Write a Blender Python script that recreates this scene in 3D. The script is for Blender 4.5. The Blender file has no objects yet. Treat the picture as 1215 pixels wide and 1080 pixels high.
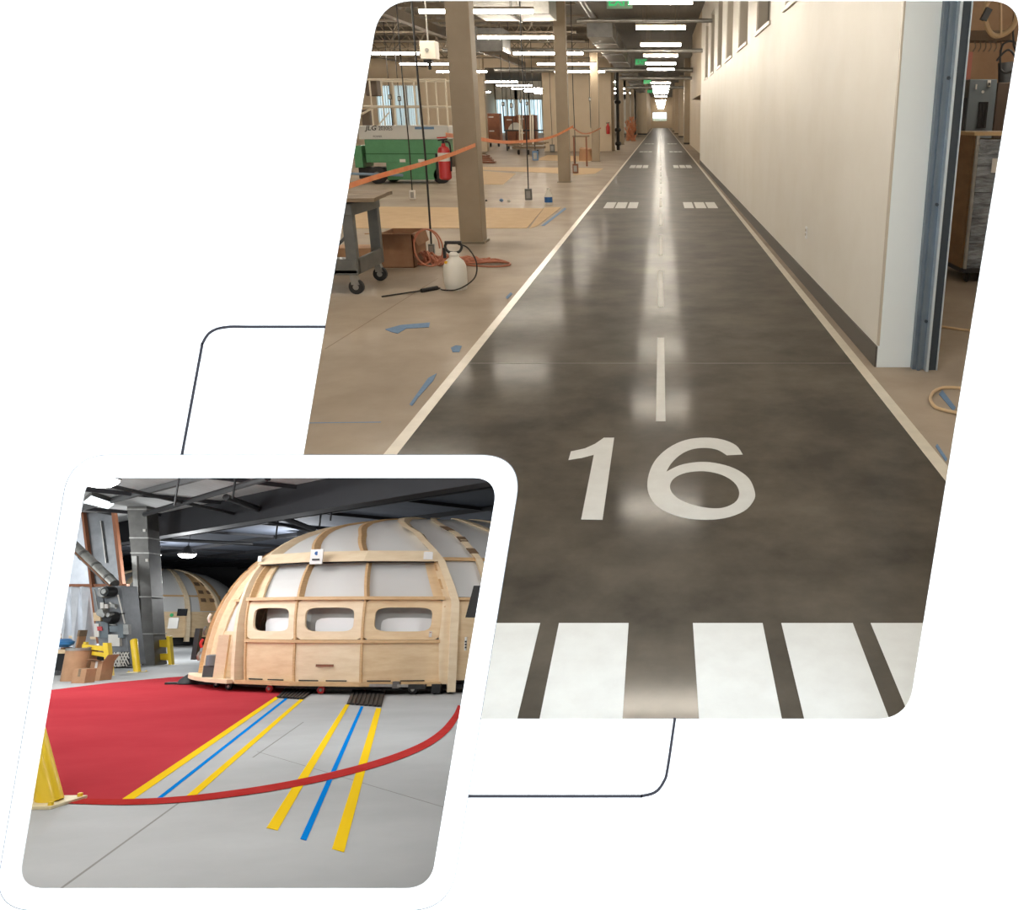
import bpy, bmesh, math, random
from math import sin, cos, pi, radians as rad, atan, sqrt
from mathutils import Vector as V, Matrix as M
random.seed(7)
S = bpy.context.scene
COL = S.collection

# ------------------------------------------------------------------ camera
W, H_, F = 1215.0, 1080.0, 1000.0
PX, PY, HORIZON = 784.0, 440.0, 141.0
HC = 1.7
TH = atan((PY - HORIZON) / F)
CT, ST = cos(TH), sin(TH)
cd = bpy.data.cameras.new('camera'); cam = bpy.data.objects.new('camera', cd); COL.objects.link(cam)
cd.sensor_fit = 'HORIZONTAL'; cd.sensor_width = 36.0; cd.lens = F / W * 36.0
cd.shift_x = (W / 2 - PX) / W; cd.shift_y = (PY - H_ / 2) / W
cd.clip_start = 0.05; cd.clip_end = 600
cam.location = (0, 0, HC); cam.rotation_euler = (pi / 2 - TH, 0, 0)
S.camera = cam

# ------------------------------------------------------------------ world, light, exposure
wd = bpy.data.worlds.new('world'); S.world = wd; wd.use_nodes = True
bg = wd.node_tree.nodes['Background']
bg.inputs[0].default_value = (0.84, 0.93, 1.0, 1); bg.inputs[1].default_value = 3.0
S.view_settings.view_transform = 'Standard'; S.view_settings.look = 'None'
S.view_settings.exposure = 0.0; S.view_settings.gamma = 1.0; S.view_settings.use_curve_mapping = False
HALL_TUBE = 98.0        # radiance of the hall's fluorescent tubes
BAY_W = 190.0           # watts of a high bay lamp in the workshop

# ------------------------------------------------------------------ the two places: where their floors lie
def hray(u, v):
    b = (v - PY) / F
    return V(((u - PX) / F, CT - b * ST, -(ST + b * CT)))
def hf(u, v, z=0.0):
    d = hray(u, v); t = (z - HC) / d.z
    return V((d.x * t, d.y * t, z))
def hy(u, v, y):
    d = hray(u, v); t = y / d.y
    return V((d.x * t, y, HC + d.z * t))
def hx(u, v, x):
    d = hray(u, v); t = x / d.x
    return V((x, d.y * t, HC + d.z * t))
# the workshop lies lower than the hall and slopes away from it
H2 = 1.5
PH2 = atan((736 - PY) / F); C2, S2 = cos(PH2), sin(PH2)
TILT = TH + PH2
up2 = V((0, sin(TILT), cos(TILT)))
M2 = M.Translation(V((0, 0, HC)) - up2 * H2) @ M.Rotation(-TILT, 4, 'X')
def rray(u, v):
    cy = -(v - PY) / F
    return V(((u - PX) / F, C2 - S2 * cy, C2 * cy + S2))
def rf(u, v, z=0.0):
    d = rray(u, v); t = (z - H2) / d.z
    return V((d.x * t, d.y * t, z))
def ry(u, v, y):
    d = rray(u, v); t = y / d.y
    return V((d.x * t, y, H2 + d.z * t))

# ------------------------------------------------------------------ materials
MATS = {}
def mat(name, col, rough=0.6, metal=0.0, col2=None, scale=4.0, bump=0.0, emit=None, estr=0.0, alpha=None, spec=None, stretch=None, contrast=(0.35, 0.7), coat=0.0, detail=4.0, rvar=0.0, gloss=None):
    if name in MATS: return MATS[name]
    m = bpy.data.materials.new(name); m.use_nodes = True; MATS[name] = m
    nt = m.node_tree; b = nt.nodes['Principled BSDF']
    def lin(c): return tuple(((x / 255.0) / 12.92 if x / 255.0 <= 0.04045 else ((x / 255.0 + 0.055) / 1.055) ** 2.4) for x in c) + (1,)
    b.inputs['Base Color'].default_value = lin(col)
    b.inputs['Roughness'].default_value = rough; b.inputs['Metallic'].default_value = metal
    if spec is not None: b.inputs['Specular IOR Level'].default_value = spec
    if coat: b.inputs['Coat Weight'].default_value = coat; b.inputs['Coat Roughness'].default_value = 0.08
    if emit: b.inputs['Emission Color'].default_value = tuple(emit) + (1,); b.inputs['Emission Strength'].default_value = estr
    if alpha is not None: b.inputs['Alpha'].default_value = alpha
    if col2 or bump or rvar:
        tc = nt.nodes.new('ShaderNodeTexCoord'); mp = nt.nodes.new('ShaderNodeMapping')
        nt.links.new(tc.outputs['Object'], mp.inputs[0])
        if stretch: mp.inputs['Scale'].default_value = stretch
        no = nt.nodes.new('ShaderNodeTexNoise'); no.inputs['Scale'].default_value = scale; no.inputs['Detail'].default_value = detail
        no.inputs['Roughness'].default_value = 0.62
        nt.links.new(mp.outputs[0], no.inputs['Vector'])
        if col2:
            r = nt.nodes.new('ShaderNodeValToRGB'); r.color_ramp.elements[0].position, r.color_ramp.elements[1].position = contrast
            r.color_ramp.elements[0].color = lin(col); r.color_ramp.elements[1].color = lin(col2)
            nt.links.new(no.outputs['Fac'], r.inputs[0]); nt.links.new(r.outputs[0], b.inputs['Base Color'])
        if rvar:
            mr = nt.nodes.new('ShaderNodeMapRange'); mr.inputs[1].default_value = .3; mr.inputs[2].default_value = .7
            mr.inputs[3].default_value = rough - rvar; mr.inputs[4].default_value = rough + rvar
            nt.links.new(no.outputs['Fac'], mr.inputs[0]); nt.links.new(mr.outputs[0], b.inputs['Roughness'])
        if bump:
            bp = nt.nodes.new('ShaderNodeBump'); bp.inputs['Strength'].default_value = bump; bp.inputs['Distance'].default_value = 0.02
            nt.links.new(no.outputs['Fac'], bp.inputs['Height']); nt.links.new(bp.outputs[0], b.inputs['Normal'])
    if gloss:
        b.inputs['Specular IOR Level'].default_value = 0.0
        g = nt.nodes.new('ShaderNodeBsdfGlossy'); g.inputs['Roughness'].default_value = gloss[1]; mx = nt.nodes.new('ShaderNodeMixShader'); lw = nt.nodes.new('ShaderNodeLayerWeight'); lw.inputs['Blend'].default_value = .5
        pw = nt.nodes.new('ShaderNodeMath'); pw.operation = 'POWER'; pw.inputs[1].default_value = 6; nt.links.new(lw.outputs['Facing'], pw.inputs[0])
        ma = nt.nodes.new('ShaderNodeMath'); ma.operation = 'MULTIPLY_ADD'; ma.inputs[1].default_value = gloss[2]; ma.inputs[2].default_value = gloss[0]
        nt.links.new(pw.outputs[0], ma.inputs[0]); nt.links.new(ma.outputs[0], mx.inputs[0])
        out = nt.nodes['Material Output']; nt.links.new(b.outputs[0], mx.inputs[1]); nt.links.new(g.outputs[0], mx.inputs[2]); g2 = nt.nodes.new('ShaderNodeBsdfGlossy'); g2.inputs['Roughness'].default_value = .42; m2 = nt.nodes.new('ShaderNodeMixShader')
        mb_ = nt.nodes.new('ShaderNodeMath'); mb_.operation = 'MULTIPLY_ADD'; mb_.inputs[1].default_value = gloss[3]; mb_.inputs[2].default_value = .01
        nt.links.new(pw.outputs[0], mb_.inputs[0]); nt.links.new(mb_.outputs[0], m2.inputs[0]); nt.links.new(mx.outputs[0], m2.inputs[1]); nt.links.new(g2.outputs[0], m2.inputs[2])
        nt.links.new(m2.outputs[0], out.inputs['Surface'])
    return m
white_board = mat('white_board', (246, 246, 246), 0.9, spec=0.0)
white_frame = mat('white_frame', (248, 248, 248), 0.9, spec=0.0)
dark_line = mat('dark_line', (46, 44, 48), 0.8, spec=0.1)
grey_gap_shade = mat('grey_gap_shade', (110, 110, 112), 0.9)
lane_c = mat('lane_concrete', (66, 61, 54), 0.5, col2=(100, 92, 81), scale=1.6, detail=9, gloss=(.030, .12, .05, .30))
conc_h = mat('hall_concrete', (158, 144, 128), 0.5, col2=(182, 167, 149), scale=0.9, detail=9, gloss=(.020, .16, .06, .12))
slab_edge = mat('slab_underside', (70, 70, 72), 0.9)
paint_w = mat('white_floor_paint', (214, 214, 210), 0.5, col2=(206, 205, 201), scale=9, spec=.2)
paint_edge = mat('edge_line_paint', (226, 216, 198), 0.3, col2=(210, 200, 182), scale=5)
wall_cream = mat('cream_wall', (240, 236, 227), 0.55, col2=(235, 230, 219), scale=1.2, spec=.3)
wall_warm = mat('warm_wall', (216, 199, 174), 0.7, col2=(208, 190, 163), scale=.8)
wall_jamb = mat('pale_jamb', (236, 243, 244), 0.5)
base_dark = mat('dark_rubber_base', (84, 78, 72), 0.5)
col_paint = mat('column_paint', (158, 142, 120), 0.55, col2=(150, 134, 112), scale=3)
deck = mat('roof_deck', (104, 97, 86), 0.85, col2=(92, 86, 77), scale=2, stretch=(8, .4, 1))
steel_br = mat('truss_paint', (122, 110, 94), 0.6)
galv = mat('galvanised_steel', (168, 166, 160), 0.38, metal=.75, col2=(142, 140, 136), scale=5)
galv_d = mat('dull_galvanised', (126, 124, 120), 0.42, metal=.7, col2=(104, 102, 100), scale=3)
tube_e = mat('fluorescent_tube', (255, 246, 232), 0.4, emit=(1.0, 0.915, 0.785), estr=HALL_TUBE)
white_enam = mat('white_enamel', (226, 220, 206), 0.4)
pane_e = mat('daylight_pane', (190, 214, 224), 0.3, emit=(0.60, 0.80, 0.90), estr=1.35)
blind_w = mat('vertical_blind', (232, 238, 238), 0.7)
dark_glass = mat('dark_glass', (44, 40, 36), 0.06, spec=.6)
alu = mat('brushed_frame', (196, 186, 170), 0.45)
exit_g = mat('exit_green', (40, 150, 90), 0.5, emit=(0.03, 0.55, 0.16), estr=0.9)
exit_box = mat('exit_housing', (120, 160, 130), 0.5)
blk = mat('black_plastic', (28, 27, 27), 0.45)
rubber = mat('black_rubber', (34, 33, 33), 0.7, col2=(44, 43, 42), scale=12)
g_steel = mat('blue_grey_steel', (126, 140, 152), 0.35, metal=.5, col2=(108, 122, 136), scale=3)
g_dark = mat('dark_steel_guide', (66, 74, 82), 0.4, metal=.5)
g_light = mat('bright_steel_edge', (206, 218, 226), 0.3, metal=.4)
cart_g = mat('cart_grey', (112, 112, 108), 0.5, col2=(96, 97, 95), scale=5, metal=.2)
wood_o = mat('old_plank', (142, 122, 98), 0.75, col2=(112, 94, 74), scale=3, stretch=(1, 14, 10))
card = mat('cardboard', (178, 138, 104), 0.85, col2=(166, 126, 94), scale=5)
card_d = mat('dark_cardboard', (146, 108, 80), 0.85, col2=(132, 96, 70), scale=6)
sheet = mat('floor_sheeting', (206, 176, 134), 0.75, col2=(196, 164, 122), scale=3)
red_p = mat('extinguisher_red', (196, 34, 36), 0.3, coat=.5)
lbl_w = mat('paper_label', (222, 218, 210), 0.6)
orange = mat('orange_ribbon', (238, 132, 78), 0.5, col2=(242, 160, 104), scale=10)
cordred = mat('red_cord', (178, 112, 86), 0.6)
hdpe = mat('milky_plastic', (226, 222, 212), 0.4, spec=.4)
yellow = mat('yellow_knob', (226, 174, 40), 0.4)
bluetape = mat('blue_tape', (92, 124, 160), 0.7, col2=(110, 140, 172), scale=30)
lift_g = mat('lift_green', (86, 146, 104), 0.4, col2=(78, 136, 95), scale=6)
lift_w = mat('lift_grey', (196, 196, 192), 0.45)
rail_w = mat('rail_cream', (218, 208, 190), 0.45)
rust = mat('red_brown_panel', (138, 86, 60), 0.6, col2=(120, 74, 52), scale=3)
ply_crate = mat('crate_plywood', (150, 118, 82), 0.65, col2=(130, 100, 68), scale=2.2, stretch=(1, 1, 4))
wrap = mat('stretch_wrap', (128, 134, 140), 0.16, col2=(70, 74, 80), scale=6, bump=.9, stretch=(1.0, 1.0, 5.0), spec=.8)
panel_g = mat('panel_grey', (112, 122, 128), 0.45)
panel_d = mat('panel_dark_grey', (74, 76, 78), 0.5)
pink = mat('dusty_pink', (188, 118, 104), 0.7)
tanwall = mat('side_room_wall', (166, 134, 104), 0.75, col2=(152, 120, 92), scale=2)
hose_c = mat('cream_hose', (206, 176, 136), 0.5)
hill_g = mat('hill_green', (84, 104, 72), 0.9, col2=(132, 122, 96), scale=.5)
netting = mat('orange_netting', (196, 128, 92), 0.7)
# workshop
conc_w = mat('workshop_concrete', (172, 174, 174), 0.6, spec=.05, col2=(186, 188, 188), scale=.55, detail=9, bump=.01)
red_f = mat('red_floor_paint', (178, 60, 68), 0.6, spec=0.0, col2=(188, 68, 75), scale=.5, detail=8)
red_l = mat('red_line_paint', (172, 50, 46), 0.6, spec=.0, col2=(184, 62, 60), scale=3)
yel_t = mat('yellow_tape', (240, 200, 40), 0.6, spec=.0)
blu_t = mat('blue_tape_line', (16, 128, 212), 0.6, spec=.0)
joint = mat('saw_joint', (138, 136, 132), 0.9)
ply = mat('birch_plywood', (232, 206, 166), 0.55, col2=(216, 184, 142), scale=1.6, stretch=(1, 1, 5), detail=6)
ply_l = mat('pale_birch', (238, 218, 186), 0.55, col2=(226, 202, 166), scale=1.8, stretch=(1, 1, 5))
ply_e = mat('plywood_edge', (214, 178, 132), 0.6, col2=(196, 158, 112), scale=6, stretch=(1, 1, 8))
skin = mat('white_dome_skin', (206, 205, 202), 0.5)
foil = mat('foil_panel', (228, 231, 236), 0.34, metal=.45, col2=(206, 210, 216), scale=1.4, bump=.12)
foil_d = mat('dull_foil', (132, 134, 136), 0.4, metal=.5, col2=(112, 114, 117), scale=2)
brown_t = mat('brown_timber', (150, 96, 66), 0.65)
yel_p = mat('safety_yellow', (240, 204, 40), 0.38, coat=.2)
yel_b = mat('pale_base_plate', (226, 214, 176), 0.6)
blk_m = mat('matt_black', (22, 22, 23), 0.6)
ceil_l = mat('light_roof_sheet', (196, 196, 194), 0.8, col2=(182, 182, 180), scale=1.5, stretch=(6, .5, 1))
ceil_unlit = mat('unlit_roof_sheet', (76, 82, 94), 0.85, col2=(68, 74, 86), scale=1)  # darker colour paints the roof beyond the girder as unlit
girder_m = mat('charcoal_girder', (36, 36, 40), 0.7)
wall_d = mat('charcoal_wall', (40, 40, 42), 0.8)
lamp_e = mat('high_bay_lens', (255, 255, 255), 0.4, emit=(1, 0.98, 0.95), estr=14)
troff_e = mat('troffer_lens', (240, 248, 250), 0.4, emit=(.86, .97, 1), estr=1.6)
bluebag = mat('blue_bag', (60, 128, 190), 0.4)
screen = mat('black_screen', (16, 16, 18), 0.25)
green_l = mat('green_mark', (40, 150, 90), 0.5)
blue_l = mat('blue_mark', (40, 96, 160), 0.5)

# ------------------------------------------------------------------ builders
ORG = {}
class MB:
    def __init__(s): s.v = []; s.f = []; s.smooth = False
    def add(s, vs, fs):
        k = len(s.v); s.v += [V(p) for p in vs]; s.f += [tuple(i + k for i in f) for f in fs]; return s
    def box(s, a, b, bev=0.0):
        x0, y0, z0 = (min(a[i], b[i]) for i in range(3)); x1, y1, z1 = (max(a[i], b[i]) for i in range(3))
        return s.hexa([(x0, y0, z0), (x1, y0, z0), (x1, y1, z0), (x0, y1, z0), (x0, y0, z1), (x1, y0, z1), (x1, y1, z1), (x0, y1, z1)])
    def hexa(s, p):
        return s.add(p, [(0, 3, 2, 1), (4, 5, 6, 7), (0, 1, 5, 4), (1, 2, 6, 5), (2, 3, 7, 6), (3, 0, 4, 7)])
    def bar(s, a, b, w, h=None, up=(0, 0, 1)):
        a, b = V(a), V(b); h = h or w; d = (b - a).normalized(); u = V(up)
        if abs(d.dot(u)) > .97: u = V((0, 1, 0)) if abs(d.y) < .9 else V((1, 0, 0))
        r = d.cross(u).normalized() * w / 2; q = r.cross(d).normalized() * h / 2
        return s.hexa([a - r - q, b - r - q, b + r - q, a + r - q, a - r + q, b - r + q, b + r + q, a + r + q])
    def tube(s, pts, r, n=8, cap=True, closed=False, radii=None):
        pts = [V(p) for p in pts]; k0 = len(s.v); N = len(pts); ref = None
        for i, p in enumerate(pts):
            if closed: d = pts[(i + 1) % N] - pts[i - 1]
            else: d = pts[min(i + 1, N - 1)] - pts[max(i - 1, 0)]
            d = d.normalized() if d.length > 1e-9 else V((0, 0, 1))
            if ref is None: ref = V((0, 0, 1)) if abs(d.z) < .9 else V((1, 0, 0))
            x = (ref - d * ref.dot(d)).normalized(); ref = x; y = d.cross(x)
            rr = radii[i] if radii else r
            for j in range(n):
                a = 2 * pi * j / n; s.v.append(p + (x * cos(a) + y * sin(a)) * rr)
        for i in range(N if closed else N - 1):
            for j in range(n):
                a = k0 + i * n + j; b = k0 + i * n + (j + 1) % n; i2 = (i + 1) % N
                s.f.append((a, b, k0 + i2 * n + (j + 1) % n, k0 + i2 * n + j))
        if cap and not closed:
            s.f.append(tuple(k0 + j for j in reversed(range(n)))); s.f.append(tuple(k0 + (N - 1) * n + j for j in range(n)))
        s.smooth = True
        return s
    def lathe(s, c, prof, n=20, axis='z'):
        c = V(c); k0 = len(s.v)
        for r, h in prof:
            for j in range(n):
                a = 2 * pi * j / n
                o = {'z': V((r * cos(a), r * sin(a), h)), 'y': V((r * cos(a), h, r * sin(a))), 'x': V((h, r * cos(a), r * sin(a)))}[axis]
                s.v.append(c + o)
        for i in range(len(prof) - 1):
            for j in range(n):
                s.f.append((k0 + i * n + j, k0 + i * n + (j + 1) % n, k0 + (i + 1) * n + (j + 1) % n, k0 + (i + 1) * n + j))
        s.f.append(tuple(k0 + j for j in reversed(range(n)))); s.f.append(tuple(k0 + (len(prof) - 1) * n + j for j in range(n)))
        s.smooth = True
        return s
    def prism(s, pts, ext):
        n = len(pts); pts = [V(p) for p in pts]; e = V(ext)
        return s.add(pts + [p + e for p in pts], [tuple(reversed(range(n))), tuple(range(n, 2 * n))] + [(i, (i + 1) % n, n + (i + 1) % n, n + i) for i in range(n)])
    def grid(s, fn, nu, nv, thick=None):
        P = [[V(fn(i / nu, j / nv)) for i in range(nu + 1)] for j in range(nv + 1)]
        k0 = len(s.v); w = nu + 1
        for row in P: s.v += row
        for j in range(nv):
            for i in range(nu): s.f.append((k0 + j * w + i, k0 + j * w + i + 1, k0 + (j + 1) * w + i + 1, k0 + (j + 1) * w + i))
        if thick:
            k1 = len(s.v); Q = [[V(thick(i / nu, j / nv)) for i in range(nu + 1)] for j in range(nv + 1)]
            for row in Q: s.v += row
            for j in range(nv):
                for i in range(nu): s.f.append((k1 + j * w + i, k1 + (j + 1) * w + i, k1 + (j + 1) * w + i + 1, k1 + j * w + i + 1))
            edge = [(0, i) for i in range(nu + 1)] + [(j, nu) for j in range(1, nv + 1)] + [(nv, i) for i in range(nu - 1, -1, -1)] + [(j, 0) for j in range(nv - 1, 0, -1)]
            for a, b in zip(edge, edge[1:] + edge[:1]):
                A, B = a[0] * w + a[1], b[0] * w + b[1]; s.f.append((k0 + B, k0 + A, k1 + A, k1 + B))
        return s
    def build(s, name, m, parent=None, space=None, org=None, kind=None, label=None, bev=0.0, smooth=None):
        if parent is not None: o0 = ORG[parent.name][1]
        elif org is not None: o0 = V(org)
        else:
            xs = [p.x for p in s.v]; ys = [p.y for p in s.v]; zs = [p.z for p in s.v]
            o0 = V(((min(xs) + max(xs)) / 2, (min(ys) + max(ys)) / 2, min(zs)))
        me = bpy.data.meshes.new(name); me.from_pydata([tuple(p - o0) for p in s.v], [], s.f)
        bm = bmesh.new(); bm.from_mesh(me); bmesh.ops.recalc_face_normals(bm, faces=bm.faces)
        sm = s.smooth if smooth is None else smooth
        if sm:
            for f in bm.faces: f.smooth = True
            for e in bm.edges:
                if len(e.link_faces) == 2 and e.calc_face_angle(0) > rad(38): e.smooth = False
        bm.to_mesh(me); bm.free()
        me.materials.append(m)
        ob = bpy.data.objects.new(name, me); COL.objects.link(ob)
        if parent is not None: ob.parent = parent
        else: ob.matrix_world = (space or M.Identity(4)) @ M.Translation(o0)
        ORG[ob.name] = (space, o0)
        if bev:
            bv = ob.modifiers.new('bevel', 'BEVEL'); bv.width = bev; bv.segments = 2; bv.limit_method = 'ANGLE'; bv.angle_limit = rad(40)
        if kind: ob['kind'] = kind
        if label: ob['label'] = label
        return ob
def thing(name, label, cat, loc=(0, 0, 0), group=None, space=None):
    o = bpy.data.objects.new(name, None); COL.objects.link(o); o.empty_display_size = .1
    o.matrix_world = (space or M.Identity(4)) @ M.Translation(V(loc)); ORG[o.name] = (space, V(loc))
    return tag(o, label, cat, group)
def tag(o, label, cat, group=None):
    o['label'] = label; o['category'] = cat
    if group: o['group'] = group
    return o
def copy_tree(o, shift=None, label=None, parent=None):
    c = o.copy(); COL.objects.link(c)
    if parent: c.parent = parent
    for ch in list(o.children): copy_tree(ch, None, None, c)
    if shift is not None: c.matrix_world = M.Translation(V(shift)) @ o.matrix_basis
    if label: c['label'] = label
    return c
def flat_plate(name, outer, holes, thick, m, frame=None, parent=None, kind=None, bevel=0):
    """A flat sheet with holes: outlines are 2D loops; frame maps the sheet's plane into place (its mid plane is local z = 0)."""
    cu = bpy.data.curves.new(name, 'CURVE'); cu.dimensions = '2D'; cu.fill_mode = 'BOTH'; cu.extrude = thick / 2
    for lp in [outer] + list(holes):
        sp = cu.splines.new('POLY'); sp.points.add(len(lp) - 1); sp.use_cyclic_u = True
        for p, q in zip(sp.points, lp): p.co = (q[0], q[1], 0, 1)
    t = bpy.data.objects.new('tmp', cu); COL.objects.link(t); dg = bpy.context.evaluated_depsgraph_get(); dg.update()
    me = bpy.data.meshes.new_from_object(t.evaluated_get(dg)); bpy.data.objects.remove(t); bpy.data.curves.remove(cu)
    me.name = name; me.materials.clear(); me.materials.append(m)
    for p in me.polygons: p.use_smooth = False
    ob = bpy.data.objects.new(name, me); COL.objects.link(ob)
    fr = frame or M.Identity(4)
    if parent is not None:
        ob.parent = parent; ob.matrix_local = M.Translation(-ORG[parent.name][1]) @ fr
    else: ob.matrix_world = fr
    ORG[ob.name] = (None, V((0, 0, 0)))
    if kind: ob['kind'] = kind
    return ob
def text_plate(name, body, size, m, frame, parent, thick=.002, shear=0.0, sx=1.0, align='LEFT'):
    cu = bpy.data.curves.new(name, 'FONT'); cu.body = body; cu.size = size; cu.extrude = thick; cu.shear = shear; cu.align_x = align; cu.resolution_u = 3; cu.offset = size * .02
    t = bpy.data.objects.new('tmp', cu); COL.objects.link(t); dg = bpy.context.evaluated_depsgraph_get(); dg.update()
    me = bpy.data.meshes.new_from_object(t.evaluated_get(dg)); bpy.data.objects.remove(t); bpy.data.curves.remove(cu)
    me.name = name; me.materials.clear(); me.materials.append(m)
    ob = bpy.data.objects.new(name, me); COL.objects.link(ob); ob.parent = parent
    ob.matrix_local = M.Translation(-ORG[parent.name][1]) @ frame @ M.Diagonal((sx, 1, 1, 1)); ORG[ob.name] = (None, V((0, 0, 0)))
    return ob
def catmull(pts, n=6, closed=True):
    out = []; N = len(pts); P = [V((p[0], p[1], 0)) for p in pts]
    for i in range(N if closed else N - 1):
        a, b, c, d = (P[(i - 1) % N] if closed or i > 0 else P[0]), P[i], P[(i + 1) % N], (P[(i + 2) % N] if closed or i + 2 < N else P[-1])
        for k in range(n):
            t = k / n
            q = .5 * ((2 * b) + (-a + c) * t + (2 * a - 5 * b + 4 * c - d) * t * t + (-a + 3 * b - 3 * c + d) * t ** 3)
            out.append((q.x, q.y))
    if not closed: out.append(tuple(P[-1][:2]))
    return out
def smooth3(pts, n=6):
    out = []; P = [V(p) for p in pts]; N = len(P)
    for i in range(N - 1):
        a, b, c, d = P[max(i - 1, 0)], P[i], P[i + 1], P[min(i + 2, N - 1)]
        for k in range(n):
            t = k / n; out.append(.5 * ((2 * b) + (-a + c) * t + (2 * a - 5 * b + 4 * c - d) * t * t + (-a + 3 * b - 3 * c + d) * t ** 3))
    return out + [P[-1]]
def ordinal(i): return ['first', 'second', 'third', 'fourth', 'fifth', 'sixth', 'seventh', 'eighth', 'ninth', 'tenth', 'eleventh', 'twelfth', 'thirteenth', 'fourteenth', 'fifteenth', 'sixteenth', 'seventeenth', 'eighteenth', 'nineteenth', 'twentieth', 'twenty-first', 'twenty-second', 'twenty-third', 'twenty-fourth', 'twenty-fifth', 'twenty-sixth', 'twenty-seventh', 'twenty-eighth', 'twenty-ninth', 'thirtieth'][i]

# ================================================================== THE WHITE WALL WITH ITS TWO OPENINGS
WY = 2.0
def wp(u, v, y=WY):
    p = hy(u, v, y); return (p.x, p.z)
def rounded(corners, tl, n=10):
    out = []; N = len(corners)
    for i in range(N):
        p = V(corners[i] + (0,)); a = V(corners[i - 1] + (0,)); b = V(corners[(i + 1) % N] + (0,))
        t = tl[i] if isinstance(tl, (list, tuple)) else tl
        s0 = p + (a - p).normalized() * t; s1 = p + (b - p).normalized() * t
        for k in range(n + 1):
            q = k / n; w = (1 - q) ** 2; c = 2 * q * (1 - q) * 0.93; d = q * q; z = w + c + d
            r = (s0 * w + p * c + s1 * d) / z; out.append((r.x, r.y))
    return out
def dense(lp, step=3.0):
    out = []
    for a, b in zip(lp, lp[1:] + lp[:1]):
        L = math.hypot(b[0] - a[0], b[1] - a[1]); n = max(1, int(L / step))
        out += [(a[0] + (b[0] - a[0]) * k / n, a[1] + (b[1] - a[1]) * k / n) for k in range(n)]
    return out
def inside(p, lp):
    c = False; x, y = p
    for (x0, y0), (x1, y1) in zip(lp, lp[1:] + lp[:1]):
        if (y0 > y) != (y1 > y) and x < (x1 - x0) * (y - y0) / (y1 - y0) + x0: c = not c
    return c
def union2(A, B):
    A, B = dense(A, 1.5), dense(B, 1.5)
    def run(P, Q):
        o = [not inside(p, Q) for p in P]; k = next(i for i in range(len(P)) if o[i] and not o[i - 1])
        return [P[(k + i) % len(P)] for i in range(len(P)) if o[(k + i) % len(P)]]
    return run(A, B) + run(B, A)
big = rounded([(450.8, 1), (1214.5, 1), (1077, 853), (307.5, 853)], [40, 42, 36, 20], 12)
in_out = rounded([(83, 540), (621, 540), (533.5, 1080.5), (-8.5, 1080.5)], [46, 50, 46, 46], 14)
in_mid = rounded([(92, 553), (606, 553), (523, 1067), (7, 1067)], 36, 10)
in_in = rounded([(103.5, 566), (592, 566), (511, 1054), (21.5, 1054)], [22, 30, 30, 30], 12)
UP = M.Rotation(pi / 2, 4, 'X')           # sheet x,y -> world x,z ; sheet z -> world -y
def on_wall(lp, y): return [wp(u, v, y) for u, v in lp]
hole = [wp(u, v, WY) for u, v in union2(big, in_mid)]
TW = .004
wall_front = flat_plate('wall_front', [(-40, -14), (18, -14), (18, 9), (-40, 9)], [hole], TW, white_board, M.Translation((0, WY - TW / 2, 0)) @ UP, kind='structure')
YF = WY - TW - .004
trim = flat_plate('trim_1', on_wall(in_out, YF + .003), [on_wall(in_in, YF + .003)], .006, white_frame, M.Translation((0, YF, 0)) @ UP, kind='structure')
def strip(name, pts, w, y, m, closed=False):
    P = dense(pts, 6) if closed else pts
    mb = MB(); n = len(P); L = []; 
    for i, p in enumerate(P):
        a = P[i - 1] if (closed or i) else P[0]; b = P[(i + 1) % n] if (closed or i < n - 1) else P[-1]
        dx, dy = b[0] - a[0], b[1] - a[1]; q = math.hypot(dx, dy) or 1; nx, ny = -dy / q * w / 2, dx / q * w / 2
        L.append((p[0] + nx, p[1] + ny, p[0] - nx, p[1] - ny))
    for i in range(n if closed else n - 1):
        a, b = L[i], L[(i + 1) % n]
        q = [hy(a[0], a[1], y), hy(b[0], b[1], y), hy(b[2], b[3], y), hy(a[2], a[3], y)]
        mb.prism(q, (0, .0012, 0))
    return mb.build(name, m, kind='structure')
strip('trim_2', [(386, 388)] + catmull([(386, 388), (300, 388), (268, 388.3), (250, 394), (240.5, 407), (237.5, 421), (215.5, 541)], 6, False), 3.2, WY - TW - .0014, dark_line)
strip('trim_3', [(801, 852)] + catmull([(800.7, 853), (792, 913), (787.5, 928), (778, 940), (762, 944.7), (740, 945.2), (548, 945.2)], 6, False), 3.2, WY - TW - .0014, dark_line)
strip('trim_4', in_out, .8, YF - .0045, grey_gap_shade, True)  # grey strip stands in for a shadow gap round the frame

# ================================================================== THE HALL: SHELL
FAR = hf(784, 152).y
LX, RX = 1.40, 1.47
XL, XW = -18.0, 1.54
fl = MB()
def quad(mb, x0, x1, y0, y1, z0=-.012, z1=0.0): mb.box((x0, y0, z0), (x1, y1, z1))
quad(fl, -1.43, 1.43, 4.0, FAR + 4); 
fl.hexa([(-.56, 2.01, -.012), (1.43, 2.01, -.012), (1.43, 4.0, -.012), (-.76, 4.0, -.012), (-.56, 2.01, 0), (1.43, 2.01, 0), (1.43, 4.0, 0), (-.76, 4.0, 0)])
lane = fl.build('floor', lane_c, org=(0, 0, 0), kind='structure')
f2 = MB(); quad(f2, XL, -1.43, 4.0, FAR + 4); quad(f2, 1.43, 9.5, 2.01, FAR + 4)
floor_h = f2.build('floor', conc_h, org=(0, 0, 0), kind='structure')
def mark(name, pts, m=paint_w, parent=lane, z=.0014, t=.0014, holes=()):
    return flat_plate(name, pts, holes, t, m, M.Translation((0, 0, z - t / 2)), parent)
def rect(x0, x1, y0, y1): return [(x0, y0), (x1, y0), (x1, y1), (x0, y1)]
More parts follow.
